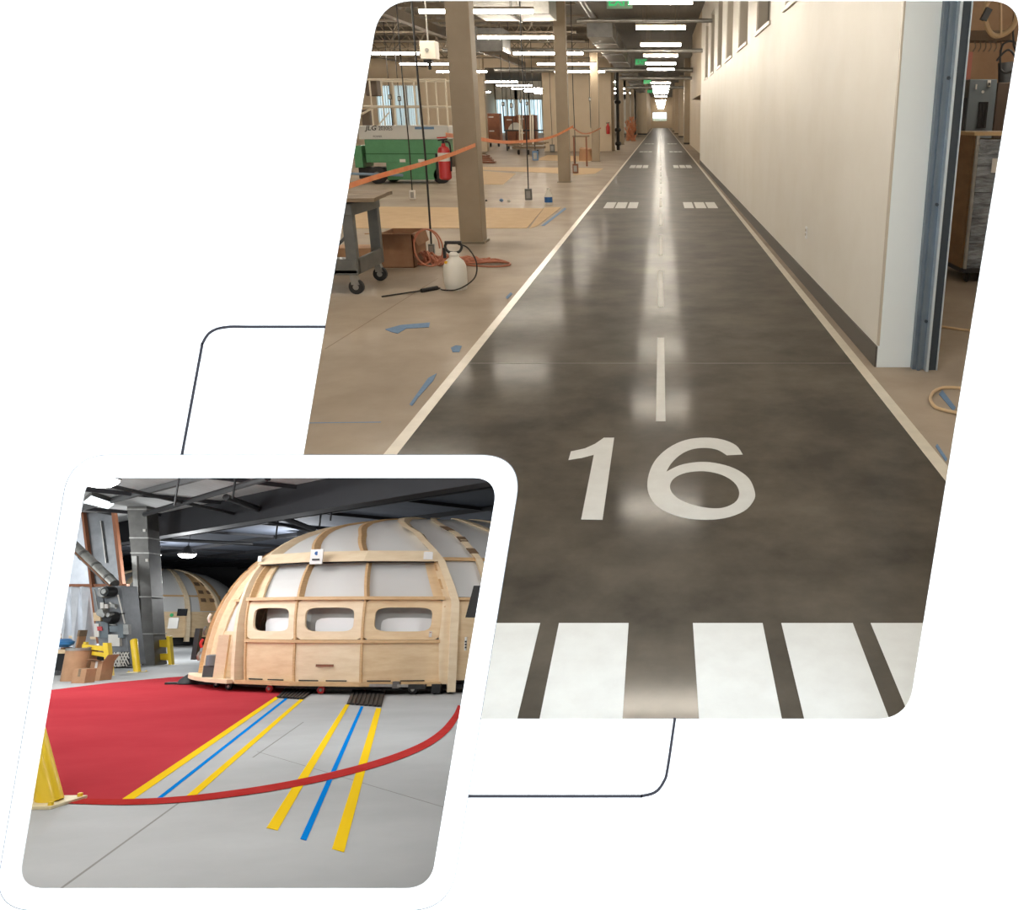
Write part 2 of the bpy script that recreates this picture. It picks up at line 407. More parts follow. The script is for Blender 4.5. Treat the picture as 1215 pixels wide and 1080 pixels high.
mark('edge_line', rect(-1.465, -1.395, 4.0, FAR - 1), paint_edge)
mark('edge_line', rect(1.395, 1.465, 2.02, FAR - 1), paint_edge)
y = 4.65; dash = None
for k in range(44):
    if dash is None: dash = mark('dash', rect(-.028, .028, 4.65, 6.62)); dash0 = dash
    else:
        c = dash0.copy(); COL.objects.link(c); c.location.y += 3.14 * k
for (a, b) in ((.113, .358), (.424, .675), (.738, .99)):
    mark('threshold_bar', rect(a, b, 2.02, 2.585))
    if a < .7: mark('threshold_bar', rect(-min(b, .60), -a, 2.02, 2.585) if a < .2 else [(-.555, 2.02), (-a, 2.02), (-a, 2.585), (-.60, 2.585)])
for k, (y0, y1) in enumerate(((16.95, 18.2), (31.2, 33.2), (46.0, 47.6), (61, 62.6))):
    for (a, b) in ((.47, .66), (.70, .91), (.94, 1.14)):
        mark('threshold_bar', rect(a, b, y0, y1)); mark('threshold_bar', rect(-b, -a, y0, y1))
z7 = lambda p: tuple(hf(560 + p[0] / 2.1696, 480 + p[1] / 2.1696)[:2])
one = [(728.7, 519.7), (714.9, 617), (689.6, 616.5), (704.6, 539.8), (690, 543.6), (674.5, 546), (677.4, 536), (694, 532.4), (706, 527), (716.5, 519.7)]
mark('numeral_one', [tuple(hf(*p)[:2]) for p in one])
six_o = [(697, 129), (680, 106), (645, 91), (600, 86), (550, 92), (505, 113), (470, 147), (453, 190), (455, 230), (480, 265), (530, 288), (590, 297), (650, 293), (700, 275), (725, 248), (728, 225), (712, 190), (675, 165), (625, 151), (580, 149), (535, 157), (500, 174), (513, 152), (536, 130), (565, 116), (600, 112), (632, 117), (656, 131)]
six_i = [(510, 208), (522, 189), (552, 176), (597, 172), (642, 181), (675, 201), (688, 226), (680, 250), (652, 265), (620, 268), (580, 262), (540, 248), (516, 229)]
def semi(pts, corners, n=4):
    out = []; N = len(pts); segs = sorted(corners)
    for a, b in zip(segs, segs[1:] + [segs[0] + N]):
        out += catmull([pts[i % N] for i in range(a, b + 1)], n, False)[:-1]
    return out
mark('numeral_six', [z7(p) for p in semi(six_o, [0, 21, 27])], holes=[[z7(p) for p in catmull(six_i, 4)]])
jt = MB(); jt.box((-1.39, 5.87, 0), (1.39, 5.882, .0006)); jt.build('control_joint', mat('lane_joint', (104, 96, 86), .5), lane)
for (u0, v0, u1, v1) in ((360, 502, 452, 501), (386, 414, 520, 330)):
    a, b = hf(u0, v0), hf(u1, v1); MB().bar(a, b, .012 if v0 > 450 else .008, .0012).build('control_joint', bluetape if v0 > 450 else mat('joint_tan', (120, 100, 82), .7), floor_h)

# walls, ceiling
CZ = 5.6
w = MB(); w.box((XW, 5.8, 0), (XW + .24, 34, CZ)); WR = w
# openings for the clerestory are built as boxes around each window
wr = MB(); wins = [(14.6 + 3.3 * k - 1.85, 14.6 + 3.3 * k) for k in range(-2, 6)]
SILL, HEAD = 3.02, 4.75
wr.box((XW, 5.8, 0), (XW + .24, 34, SILL)); wr.box((XW, 5.8, HEAD), (XW + .24, 34, CZ))
ys = [5.8] + [q for a in wins for q in a] + [34]
for a, b in zip(ys[0::2], ys[1::2]):
    if b > a: wr.box((XW, a, SILL), (XW + .24, b, HEAD))
wall_right = wr.build('wall_right', wall_cream, kind='structure')
for k, (a, b) in enumerate(wins):
    r_ = MB().box((XW + .17, a, SILL), (XW + .19, b, HEAD)).build('window_%d' % (k + 1), dark_glass, kind='structure')
    MB().box((XW - .03, a - .04, SILL - .05), (XW + .17, b + .04, SILL)).build('window_sill', alu, r_)
    fr = MB()
    for yy in (a, b - .05): fr.box((XW + .02, yy, SILL), (XW + .17, yy + .05, HEAD))
    fr.box((XW + .1, a, HEAD - .05), (XW + .17, b, HEAD)); fr.build('window_frame', alu, r_)
    MB().box((XW + .1, (a + b) / 2 - .02, SILL), (XW + .17, (a + b) / 2 + .02, HEAD - .05)).build('mullion', alu, r_)
MB().box((XW - .015, 5.78, 0), (XW, 34, .15)).build('baseboard_right', base_dark, kind='structure')
MB().box((XW, 5.77, 0), (XW + .24, 5.8, CZ)).build('trim_5', wall_jamb, kind='structure')
MB().box((XW - .004, 5.765, .16), (XW + .008, 5.8, CZ)).build('trim_6', alu, kind='structure')
op_ = hx(957, 283, XW); ot = thing('wall_outlet', 'small white outlet plate low on the cream wall', 'outlet', op_)
MB().box((XW - .012, op_.y - .04, op_.z), (XW, op_.y + .04, op_.z + .125)).build('cover_plate', mat('outlet_white', (244, 246, 246), .3), ot, bev=.003)
for q in (.03, .075): MB().box((XW - .016, op_.y - .018, op_.z + q), (XW - .011, op_.y + .018, op_.z + q + .025)).build('socket', alu, ot)
# roll-up door guide on the near end of the wall
dg_ = thing('door_guide', 'blue-grey steel roll-up door guide at the near end of the cream wall', 'door guide', (XW + .33, 5.7, 0))
MB().box((XW + .24, 5.72, 0), (XW + .33, 5.8, CZ)).build('angle', g_steel, dg_)
MB().box((XW + .265, 5.69, 0), (XW + .285, 5.72, CZ)).build('flange', g_steel, dg_)
MB().box((XW + .318, 5.66, 0), (XW + .336, 5.72, CZ)).build('edge_strip', g_light, dg_)
MB().box((XW + .336, 5.70, 0), (XW + .40, 5.8, CZ)).build('channel', g_dark, dg_)
MB().box((XW + .40, 5.69, 0), (XW + .408, 5.72, CZ)).build('channel_lip', g_light, dg_)
for zz in (.35, 1.15, 1.95, 2.75): MB().lathe((XW + .305, 5.72, zz), [(.012, -.012), (.012, 0)], 8, 'y').build('bolt', g_dark, dg_)
# further stretch of the right side: recessed doors, piers
f = MB(); f.box((2.0, 34, 0), (2.2, 62, CZ)); f.box((XW, 34, 2.6), (2.2, 44, CZ)); f.build('wall_right', wall_warm, kind='structure')
for k, yy in enumerate((34.4, 37.2, 40.0)):
    d = MB().box((1.93, yy, 0), (2.0, yy + 2.0, 2.5)).build('door_%d' % (k + 1), mat('brown_door', (120, 98, 76), .5), kind='structure')
    MB().box((1.86, yy - .14, 0), (2.0, yy, 2.58)).build('door_frame', alu, d)
    MB().tube([(1.91, yy + .2, .95), (1.88, yy + .2, 1.0), (1.88, yy + .2, 1.15), (1.91, yy + .2, 1.2)], .012, 6).build('door_handle', galv, d)
MB().box((XW, 34, 0), (1.6, 34.25, 2.6)).build('trim_7', wall_cream, kind='structure')
f = MB(); f.box((1.62, 60.5, .12), (2.4, 62.5, CZ)); f.build('pillar', col_paint, kind='structure')
MB().box((1.6, 60.45, 0), (2.42, 62.5, .12)).build('trim_8', blk, kind='structure')
f = MB(); f.box((2.3, 62, 0), (2.5, FAR, CZ)); f.build('wall_right', wall_warm, kind='structure')
for i, (a, b, x) in enumerate(((84, 86.5, 1.75), (100, 102, 1.6), (122, 124, 1.65))):
    MB().box((x, a, .12), (2.5, b, CZ)).build('pillar', wall_warm, kind='structure'); MB().box((x - .02, a - .04, 0), (2.5, b, .12)).build('trim_%d' % (9 + i), base_dark, kind='structure')
dd = MB().box((2.26, 66, 0), (2.3, 82, 3.0)).build('door_4', mat('grey_door', (136, 142, 146), .4), kind='structure')
for yy in (69, 72, 75, 78): MB().box((2.23, yy, 0), (2.26, yy + .3, 3.0)).build('door_frame', alu, dd)
# end wall with its window
def wall_with_hole(name, y, x0, x1, z0, z1, hx0, hx1, hz0, hz1, m, t=.25):
    b = MB(); b.box((x0, y, z0), (hx0, y + t, z1)); b.box((hx1, y, z0), (x1, y + t, z1)); b.box((hx0, y, z0), (hx1, y + t, hz0)); b.box((hx0, y, hz1), (hx1, y + t, z1))
    return b.build(name, m, kind='structure')
a, b = hy(774, 144, FAR), hy(791.5, 133, FAR)
wall_with_hole('wall_back', FAR, -6, 9.5, 0, CZ, a.x, b.x, a.z, b.z, wall_warm)
wf = MB(); wf.bar((a.x, FAR + .1, a.z + .05), (b.x, FAR + .1, a.z + .05), .1); wf.bar((a.x, FAR + .1, b.z - .05), (b.x, FAR + .1, b.z - .05), .1)
for x in (a.x + .05, b.x - .05): wf.bar((x, FAR + .1, a.z), (x, FAR + .1, b.z), .1)
we = wf.build('window_20', alu, kind='structure'); MB().box((a.x, FAR + .12, a.z), (b.x, FAR + .13, b.z)).build('pane', mat('clear_pane', (240, 248, 250), .02, alpha=.12), we)
hl = MB(); hl.grid(lambda s, t: (-40 + 80 * s, FAR + 40 + 60 * t, -2 + 9.5 * sin(pi * min(1, t * .62)) * (.75 + .25 * sin(s * 7 + 1)) * (.55 + .45 * s)), 24, 10)
hl.build('hill', hill_g, kind='structure', smooth=True)
# left block at the lane's far end
f = MB(); f.box((-2.75, 97, .15), (-1.55, 112, CZ)); f.build('wall_left', wall_warm, kind='structure')
MB().box((-2.78, 96.9, 0), (-1.53, 112, .15)).build('baseboard_left', blk, kind='structure')
f = MB(); f.box((-3.2, 112, 0), (-1.9, FAR, CZ)); f.build('wall_left', wall_warm, kind='structure')
# cross wall at the far end of the left bay
YC = 47.5
def xz(u, v): p = hy(u, v, YC); return p.x, p.z
cw = MB()
xa, xb = xz(643, 100)[0], xz(724.5, 100)[0]; cw.box((xa, YC, 0), (xb, YC + .25, CZ))
xc, xd = xz(557.5, 100)[0], xz(575, 100)[0]; cw.box((xc, YC - .3, 0), (xd, YC + .25, CZ))
W1 = (xz(445, 102)[0], xz(463, 102)[0]); W2 = (xz(466.5, 102)[0], xz(496.5, 102)[0])
zt, zb = xz(460, 101)[1], xz(460, 150)[1]
cw.box((XL, YC, 0), (W1[0], YC + .25, CZ)); cw.box((W1[1], YC, 0), (W2[0], YC + .25, CZ)); cw.box((W2[1], YC, 0), (xc, YC + .25, CZ))
for q in (W1, W2): cw.box((q[0], YC, zt), (q[1], YC + .25, CZ)); cw.box((q[0], YC, 0), (q[1], YC + .25, zb))
cw.box((xd, YC, 4.3), (xa, YC + .25, CZ))
cw.build('wall_cross', wall_warm, kind='structure')
nwin = 30
def lit_window(x0, x1, z0, z1, y, nb):
    global nwin; nwin += 1
    wv = MB()
    for x in (x0, x1): wv.bar((x, y + .12, z0), (x, y + .12, z1), .08)
    for z in (z0, z1): wv.bar((x0, y + .12, z), (x1, y + .12, z), .08)
    wv = wv.build('window_%d' % nwin, alu, kind='structure')
    MB().box((x0, y + .18, z0), (x1, y + .2, z1)).build('pane', pane_e, wv)
    bl = None
    for i in range(nb):
        x = x0 + (x1 - x0) * (i + .5) / nb
        c, s_ = .06 * cos(.9), .06 * sin(.9)
        MB().hexa([(x - c, y + .06 - s_, z0 + .03), (x + c, y + .06 + s_, z0 + .03), (x + c, y + .066 + s_, z0 + .03), (x - c, y + .066 - s_, z0 + .03), (x - c, y + .06 - s_, z1), (x + c, y + .06 + s_, z1), (x + c, y + .066 + s_, z1), (x - c, y + .066 - s_, z1)]).build('blind_slat', blind_w, wv)
    return wv
lit_window(W1[0], W1[1], zb, zt, YC, 6)
w2m = (W2[0] + W2[1]) / 2
lit_window(W2[0], w2m, zb, zt, YC, 6); lit_window(w2m, W2[1], zb, zt, YC, 6)
YB = 96.0
bw = MB(); wz0, wz1 = hy(600, 158, YB).z, hy(600, 118, YB).z
spans = [(hy(a, 130, YB).x, hy(b, 130, YB).x) for a, b in ((572, 584), (589, 601), (602, 611), (614.5, 627), (629, 643))]
ed = [XL] + [q for a in spans for q in a] + [-2.7]
for a, b in zip(ed[0::2], ed[1::2]): bw.box((a, YB, 0), (b, YB + .25, CZ))
bw.box((XL, YB, wz1), (-2.7, YB + .25, CZ)); bw.box((XL, YB, 0), (-2.7, YB + .25, wz0))
bw.build('wall_back', wall_cream, kind='structure')
for i, q in enumerate(spans): lit_window(q[0], q[1], wz0, wz1, YB, 4)
MB().box((XL - .25, 2.01, 0), (XL, FAR, CZ)).build('wall_left', wall_warm, kind='structure')
# side room on the right, seen through the roll-up door
s = MB(); s.box((XW + .24, 17, 0), (9.5, 17.2, CZ)); s.build('wall_side_room', tanwall, kind='structure')
MB().box((9.5, 2.01, 0), (9.7, FAR, CZ)).build('wall_far_right', tanwall, kind='structure')
# roof deck, and a solid band above the white wall
MB().box((XL - .25, 2.01, CZ), (9.7, FAR + .3, CZ + .15)).build('ceiling', deck, kind='structure')

# ------------------------------------------------------------------ columns along the lane
def column(k):
    y = 12.0 * (k + 1); c = thing('column', '', 'column', (-2.69, y + .16, 0), 'square columns along the lane')
    MB().box((-2.85, y, .0), (-2.53, y + .32, CZ)).build('shaft', col_paint, c, bev=.012)
    MB().box((-2.88, y - .03, 0), (-2.50, y + .35, .025)).build('base_plate', steel_br, c)
    return c
c0 = column(0); c0['label'] = 'nearest tan square column, red fire extinguisher hung on its left side'
for k in range(1, 9):
    lab = ['', 'second tan square column from the near end, orange ribbon tied to it', 'third tan square column from the near end of the lane', 'fourth tan square column, against the cross wall'][k] if k < 4 else ordinal(k) + ' tan square column from the near end, far down the lane'
    copy_tree(c0, (0, 12.0 * k, 0), lab)

# ------------------------------------------------------------------ roof trusses
def truss(y, x0, x1, ztop, zbot, step, lab):
    t = MB().bar((x0, y, ztop), (x1, y, ztop), .09, .07).build('roof_truss', steel_br, org=(x0, y, zbot), kind='structure')
    MB().bar((x0, y, zbot), (x1, y, zbot), .08, .06).build('bottom_chord', steel_br, t)
    n = int((x1 - x0) / step); s0 = None; s1 = None
    for i in range(n):
        xa = x0 + i * step
        if s0 is None:
            s0 = MB().bar((xa, y, ztop), (xa + step / 2, y, zbot), .035).build('strut', steel_br, t)
            s1 = MB().bar((xa + step / 2, y, zbot), (xa + step, y, ztop), .035).build('strut', steel_br, t)
        else:
            for q in (s0, s1):
                c = q.copy(); COL.objects.link(c); c.location.x += i * step
for y in (17.0, 20.5, 24.0, 27.5, 31.0, 34.5, 38.0): truss(y, -17.8, -2.9, 5.45, 4.55, 1.15, y)
for y in (42.0, 46.0): truss(y, -17.8, -2.9, 5.45, 4.7, 1.5, y)
for x in (-7.2, -12.4): MB().bar((x, 16, 4.42), (x, 47, 4.42), .22, .26).build('girder', steel_br, kind='structure')
# ------------------------------------------------------------------ ducts and pipes under the roof
def box_thing(name, lab, cat, a, b, m, group=None, flanges=0, axis=0):
    t = thing(name, lab, cat, ((a[0] + b[0]) / 2, (a[1] + b[1]) / 2, a[2]), group)
    MB().box(a, b).build('duct_body', m, t, bev=.01)
    for i in range(flanges):
        q = (i + .5) / flanges; lo, hi = list(a), list(b); c = a[axis] + (b[axis] - a[axis]) * q
        lo[axis] = c - .03; hi[axis] = c + .03
        for j in range(3):
            if j != axis: lo[j] -= .03; hi[j] += .03
        MB().box(lo, hi).build('flange', galv_d, t)
    for q in (.15, .85):
        c = [(a[i] + b[i]) / 2 for i in range(3)]; c[axis] = a[axis] + (b[axis] - a[axis]) * q
        MB().tube([(c[0], c[1], b[2]), (c[0], c[1], CZ)], .012, 5).build('hanger', steel_br, t)
    return t
box_thing('air_duct', 'large square galvanised air duct above the second column', 'duct', (-4.2, 20.4, 3.95), (-2.5, 21.8, 4.85), galv, 'ducts under the roof', 1)
box_thing('air_duct', 'wide galvanised air duct behind the nearest column', 'duct', (-6.6, 28.5, 3.75), (-5.0, 30.0, 4.45), galv_d, 'ducts under the roof', 1)
box_thing('air_duct', 'galvanised duct running above the lane beside the tube lights', 'duct', (-2.45, 30, 4.3), (-1.6, 92, 4.8), galv_d, 'ducts under the roof', 12, 1)
def pipe(a, b, r, lab, m=galv):
    p = MB().tube([a, b], r, 10).build('ceiling_pipe', m); return tag(p, lab, 'pipe', 'pipes under the roof')
pipe((-2.5, 27, 4.5), (XW, 27, 4.5), .06, 'first galvanised pipe crossing above the lane from the near end')
pipe((-8, 33, 4.1), (XW, 33, 4.1), .07, 'second galvanised pipe crossing above the lane from the near end')
pipe((-8, 43, 3.95), (XW, 43, 3.95), .11, 'third galvanised pipe crossing above the lane, the thickest', galv)
pipe((-2.6, 56, 4.15), (2, 56, 4.15), .11, 'fourth galvanised pipe crossing above the lane from the near end')
pipe((-2.6, 68, 4.0), (2.2, 68, 4.0), .1, 'farthest galvanised pipe crossing above the lane')
pipe((-2.2, 22, 4.9), (-2.2, 95, 4.4), .1, 'long pipe running above the columns towards the far end', galv_d)
# ------------------------------------------------------------------ lights
def tube_light(L, loc, lab, group):
    t = thing('tube_light', lab, 'light', loc, group); x, y, z = loc
    MB().box((x - L / 2, y - .05, z + .03), (x + L / 2, y + .05, z + .075)).build('housing', steel_br, t, bev=.008)
    MB().tube([(x - L / 2 + .02, y, z - .012), (x + L / 2 - .02, y, z - .012)], .036, 8).build('tube', tube_e, t)
    r = MB()
    for sx in (-.35, .35): MB().tube([(x + sx * L, y, z + .1), (x + sx * L, y, CZ + .01)], .006, 5).build('hanger', steel_br, t)
    return t
base = tube_light(1.1, (0, 6.7, 3.6), 'tube light over the lane in front of the nearest column, just inside the opening', 'tube lights over the lane')
yl = [2.6, 10.9, 15.4, 19.6, 24.0, 28.0, 31.9, 35.6, 48.8, 54, 59, 64, 69, 78] + [94 + 6 * k for k in range(13)]
for i, y in enumerate(yl): copy_tree(base, (0, y - 6.7, 0), ordinal(i + 1) + ' tube light over the lane counted from the opening')
b2 = tube_light(2.35, (-3.75, 12.8, 3.8), 'nearest tube light of the row just beyond the columns', 'tube lights beyond the columns')
copy_tree(b2, (0, -5.7, 0), 'tube light of the row just beyond the columns, over the steel cart, outside the opening')
for i in (1, 2, 3, 4, 5, 7, 9, 11): copy_tree(b2, (0, 5.7 * i, 0), ordinal(i) + ' tube light of the row just beyond the columns, after the nearest')
b3 = tube_light(2.35, (-9.2, 12.8, 3.8), 'nearest tube light of the row above the green lift', 'tube lights above the lift')
for i in range(1, 6): copy_tree(b3, (0, 5.7 * i, 0), ordinal(i) + ' tube light of the row above the green lift, after the nearest')
b4 = tube_light(2.35, (-14.6, 14.6, 3.8), 'nearest added tube light of the row along the far left wall', 'added tube lights at the far left')
for i in range(1, 4): copy_tree(b4, (0, 7.0 * i, 0), ordinal(i) + ' added tube light of the row along the far left wall, after the nearest')  # this row is added to light the cross wall
b5 = tube_light(2.35, (-9.6, 52.5, 3.8), 'nearest tube light in the bay behind the cross wall', 'tube lights behind the cross wall')
for i in range(1, 7): copy_tree(b5, (0, 5.8 * i, 0), ordinal(i) + ' tube light in the bay behind the cross wall, after the nearest')
b7 = tube_light(2.35, (-15, 54, 3.8), 'nearest added tube light of the left row behind the cross wall', 'tube lights behind the cross wall')
for i in range(1, 4): copy_tree(b7, (0, 6 * i, 0), ordinal(i) + ' added tube light of the left row behind the cross wall, after the nearest')  # left row added to brighten the bay behind the cross wall
b6 = tube_light(2.3, (4.6, 4.6, 3.9), 'tube light in the side room nearest the roll-up door', 'tube lights in the side room')
copy_tree(b6, (1.6, 8.2, 0), 'tube light in the side room above the grey cabinet')
# exit signs
for i, (u, v, y, s_) in enumerate(((735, 1, 24, .34), (760.5, 73.5, 44, .3), (768, 97, 66, .3), (771.5, 108.5, 86, .3))):
    p = hy(u, v, y)
    e = thing('exit_sign', ['nearest green exit sign hanging above the lane', 'second green exit sign hanging above the lane', 'third green exit sign hanging above the lane', 'farthest green exit sign hanging above the lane'][i], 'exit sign', p, 'exit signs above the lane')
    MB().box((p.x - s_, p.y, p.z - s_ * .55), (p.x + s_, p.y + .05, p.z + s_ * .55)).build('sign_plate', exit_box if i else mat('exit_pale', (150, 190, 160), .4), e)
    text_plate('lettering', 'EXIT', s_ * 1.0, exit_g, M.Translation((p.x - s_ * .88, p.y - .004, p.z - s_ * .34)) @ UP, e, sx=.9)
    MB().tube([(p.x, p.y + .025, p.z + s_ * .55), (p.x, p.y + .025, CZ)], .012, 5).build('stem', steel_br, e)

# ------------------------------------------------------------------ things on the hall floor
# fire extinguisher
ex = hy(529, 213, 11.9); e = thing('fire_extinguisher', 'red fire extinguisher with paper label hung on the nearest column', 'fire extinguisher', (ex.x, ex.y, ex.z))
x, y, z = ex; hgt = hy(529, 163, 11.9).z - z; r = .085
MB().lathe((x, y, z), [(r * .8, 0), (r, .02), (r, hgt * .68), (r * .8, hgt * .76), (r * .35, hgt * .8), (r * .3, hgt * .86)], 18).build('cylinder', red_p, e)
MB().lathe((x, y, z + hgt * .44), [(r + .003, 0), (r + .003, hgt * .2)], 18).build('paper_label', lbl_w, e)
MB().lathe((x, y, z + hgt * .85), [(.02, 0), (.02, .05)], 10).build('valve', blk, e)
MB().bar((x - .07, y, z + hgt * .93), (x + .06, y, z + hgt * .96), .022).build('handle', blk, e)
MB().bar((x - .08, y, z + hgt * .99), (x + .05, y, z + hgt * 1.0), .018).build('lever', red_p, e)
MB().tube(smooth3([(x + .03, y, z + hgt * .9), (x + .09, y - .02, z + hgt * .85), (x + .1, y - .03, z + hgt * .5), (x + .09, y - .03, z + hgt * .2)], 5), .012, 7).build('hose', blk, e)
MB().box((x + .05, y + .05, z + hgt * .3), (-2.85, y + .2, z + hgt * .6)).build('bracket', steel_br, e)
ex2 = hy(721.5, 159, 47.2); x, y, z = ex2
e = thing('fire_extinguisher', 'small far-off fire extinguisher on the cross wall by the fourth column', 'fire extinguisher', (x, y, z))
MB().lathe((x, y, z), [(.09, 0), (.1, .03), (.1, .38), (.05, .46), (.03, .55)], 12).build('cylinder', red_p, e); MB().bar((x - .1, y, z + .56), (x + .08, y, z + .58), .04).build('handle', blk, e)
# orange barrier ribbons
def ribbon(pts, w, lab, m=orange):
    P = smooth3(pts, 8); mb = MB(); n = len(P) - 1
    up = V((0, 0, w / 2))
    for a, b in zip(P, P[1:]):
        d = (b - a).normalized().cross(V((0, 0, 1))) * .0015
        mb.hexa([a - up - d, b - up - d, b - up + d, a - up + d, a + up - d, b + up - d, b + up + d, a + up + d])
    return tag(mb.build('barrier_ribbon', m), lab, 'ribbon', 'orange barrier ribbons')
ribbon([hy(404, 224, 7.6), hy(450, 209, 8.5), hy(500, 195, 9.7), hy(535, 183.5, 10.8), hy(564, 172, 11.97)], .05, 'orange ribbon sagging from the nearest column to the frame edge')
ribbon([hy(529, 160, 11.95), hy(545, 162, 13.0), hy(563, 164, 14.2), hy(590, 168, 16.0), hy(610, 168.5, 18), hy(640, 166, 20.5), hy(660, 160.5, 22.6), hy(680, 150, 23.9)], .06, 'orange ribbon sagging from the fire extinguisher to the second column')
ribbon([hy(679, 151, 24.1), hy(690, 158, 29), hy(700, 158, 33), hy(713, 152, 35.9)], .05, 'faded orange ribbon between the second and third columns', netting)
# scissor lift
LY = 23.6
def lp(u, v, dy=0.0): return hy(u, v, LY + dy)
p0 = hf(470, 219); lf = thing('scissor_lift', 'green and grey scissor lift with white guard rails behind the grey cart', 'lift', (-7.4, LY + .6, 0))
def lbox(name, m, u0, v0, u1, v1, d0=0, d1=1.0, bev=.015):
    a, b = lp(u0, v0, d0), lp(u1, v1, d0); return MB().box((a.x, LY + d0, b.z), (b.x, LY + d1, a.z)).build(name, m, lf, bev=bev)
lbox('platform_side', lift_w, 424, 149, 533, 165.5, -.02, 1.05)
lbox('body', lift_g, 432, 165.5, 529, 193, .02, 1.0)
lbox('lower_body', lift_g, 458, 193, 522, 213.5, .0, .95)
lbox('body_seam', mat('dark_green', (38, 92, 56), .5), 432, 182.0, 527, 183.2, .0, .06, 0)
lbox('front_box', lift_g, 419, 173, 431, 199, .0, .9)
lbox('rear_guard', blk, 516, 182, 525, 213, -.03, .9)
lbox('chassis', blk, 425, 199, 524, 212, .25, .8)
lbox('blue_plate', bluetape, 492, 150.5, 515, 153.5, -.03, 0, 0)
lbox('vent_plate', lbl_w, 474, 189, 481, 192.5, -.015, .01, 0); lbox('vent_plate', lbl_w, 496, 189, 503.5, 192.5, -.015, .01, 0)
pz = lp(434, 154.5); text_plate('model_lettering', 'JLG', .17, mat('ink', (50, 48, 48), .6), M.Translation((pz.x, LY - .025, pz.z)) @ UP, lf, shear=.25, sx=1.15)
pz = lp(449.5, 154.5); text_plate('model_lettering', '2030ES', .15, mat('ink_grey', (110, 110, 110), .6), M.Translation((pz.x, LY - .025, pz.z)) @ UP, lf, sx=.85)
pz = lp(443, 163); text_plate('model_lettering', 'POWER', .07, mat('ink_grey', (110, 110, 110), .6), M.Translation((pz.x, LY - .025, pz.z)) @ UP, lf)
for u, d in ((449, .0), (467, .85)):
    q = lp(u, 210, d); rr = q.z + 0.0
    q = V((q.x, LY + d, .22))
    wv = MB().lathe(q, [(.2, -.1), (.23, -.08), (.23, .08), (.2, .1)], 20, 'y').build('wheel', rubber, lf); MB().lathe((q.x, q.y - .105, q.z), [(.1, 0), (.12, .02)], 12, 'y').build('hub', cart_g, wv)
for u, d in ((520, .1),):
    q = V((lp(u, 210, d).x + .1, LY + d, .22)); wv = MB().lathe(q, [(.2, -.1), (.23, -.08), (.23, .08), (.2, .1)], 20, 'y').build('wheel', rubber, lf); MB().lathe((q.x, q.y - .105, q.z), [(.1, 0), (.12, .02)], 12, 'y').build('hub', cart_g, wv)
MB().tube([lp(412, 206, -.2), lp(478, 208, -.2)], .035, 8).build('tow_bar', mat('pale_blue_bar', (128, 150, 172), .5), lf)
for d in (0.0, 1.0):
    for v in (94.5, 126.5): MB().tube([lp(428, v, 0) + V((0, d, 0)), lp(529, v, 0) + V((0, d, 0))], .03, 8).build('guard_rail', rail_w, lf)
    for u in (438, 452, 478, 505, 528):
        a, b = lp(u, 94.5), lp(u, 150); MB().tube([(a.x, LY + d, a.z), (a.x, LY + d, b.z)], .024, 8).build('guard_post', rail_w, lf)
MB().tube([lp(416, 150), lp(421, 140), lp(446, 126)], .028, 8).build('guard_brace', rail_w, lf); MB().tube([lp(448, 150), lp(462, 133)], .02, 8).build('guard_brace', rail_w, lf)
MB().box(lp(434, 114, .3), lp(452, 96, .7)).build('control_box', mat('dull_brown', (96, 82, 70), .6), lf, bev=.03)
MB().box(lp(430, 150, .5), lp(441, 130, .7)).build('tool_tray', mat('dull_brown', (96, 82, 70), .6), lf, bev=.03)
# steel cart
near, farp = hf(419, 349), hf(454, 334.5); cx, y0, y1 = -3.08, near.y, farp.y + .08
TZ = hy(419, 241, y0).z
ct = thing('steel_cart', 'grey steel workshop cart on black casters with a plank top at the frame edge', 'cart', (-3.7, (y0 + y1) / 2, 0))
for (x, y) in ((cx, y0), (cx, y1), (-4.25, y0), (-4.25, y1)):
    MB().box((x - .055, y - .04, .2), (x + .055, y + .04, TZ)).build('leg', cart_g, ct, bev=.008)
    w_ = MB().lathe((x + .01, y, .075), [(.055, -.025), (.075, -.02), (.075, .02), (.055, .025)], 18, 'y').build('caster', rubber, ct)
    MB().lathe((x + .01, y, .075), [(.03, -.028), (.03, .028)], 12, 'y').build('caster_hub', galv, w_)
    MB().hexa([(x - .03, y - .035, .1), (x + .05, y - .035, .1), (x + .05, y + .035, .1), (x - .03, y + .035, .1), (x - .04, y - .035, .2), (x + .02, y - .035, .2), (x + .02, y + .035, .2), (x - .04, y + .035, .2)]).build('caster_fork', galv, w_)
MB().box((-4.3, y0 - .05, .22), (cx + .05, y1 + .05, .25)).build('lower_shelf', mat('cart_blue_grey', (108, 118, 124), .45), ct)
MB().box((cx + .03, y0, .2), (cx + .055, y1, .36)).build('end_rail', cart_g, ct, bev=.005)
MB().box((-4.3, y0 - .05, .2), (cx + .05, y0 - .035, .36)).build('side_rail', cart_g, ct, bev=.005)
MB().box((-4.3, y0 - .06, TZ - .12), (cx + .06, y1 + .06, TZ)).build('top_tray', cart_g, ct, bev=.01)
for i in range(3):
    ya = y0 - .1 + i * .3
    MB().hexa([(-4.4, ya, TZ + .005), (cx + .30 - .04 * i, ya, TZ + .02), (cx + .27 - .03 * i, ya + .28, TZ + .02), (-4.4, ya + .28, TZ + .005), (-4.4, ya, TZ + .04), (cx + .30 - .04 * i, ya, TZ + .055), (cx + .27 - .03 * i, ya + .28, TZ + .055), (-4.4, ya + .28, TZ + .04)]).build('plank', wood_o, ct)
tag(MB().bar((-3.55, y0 + .3, .26), (-3.25, y0 + .42, .55), .05, .03).build('steel_bar', galv_d), 'grey steel bar leaning on the cart lower shelf', 'bar')
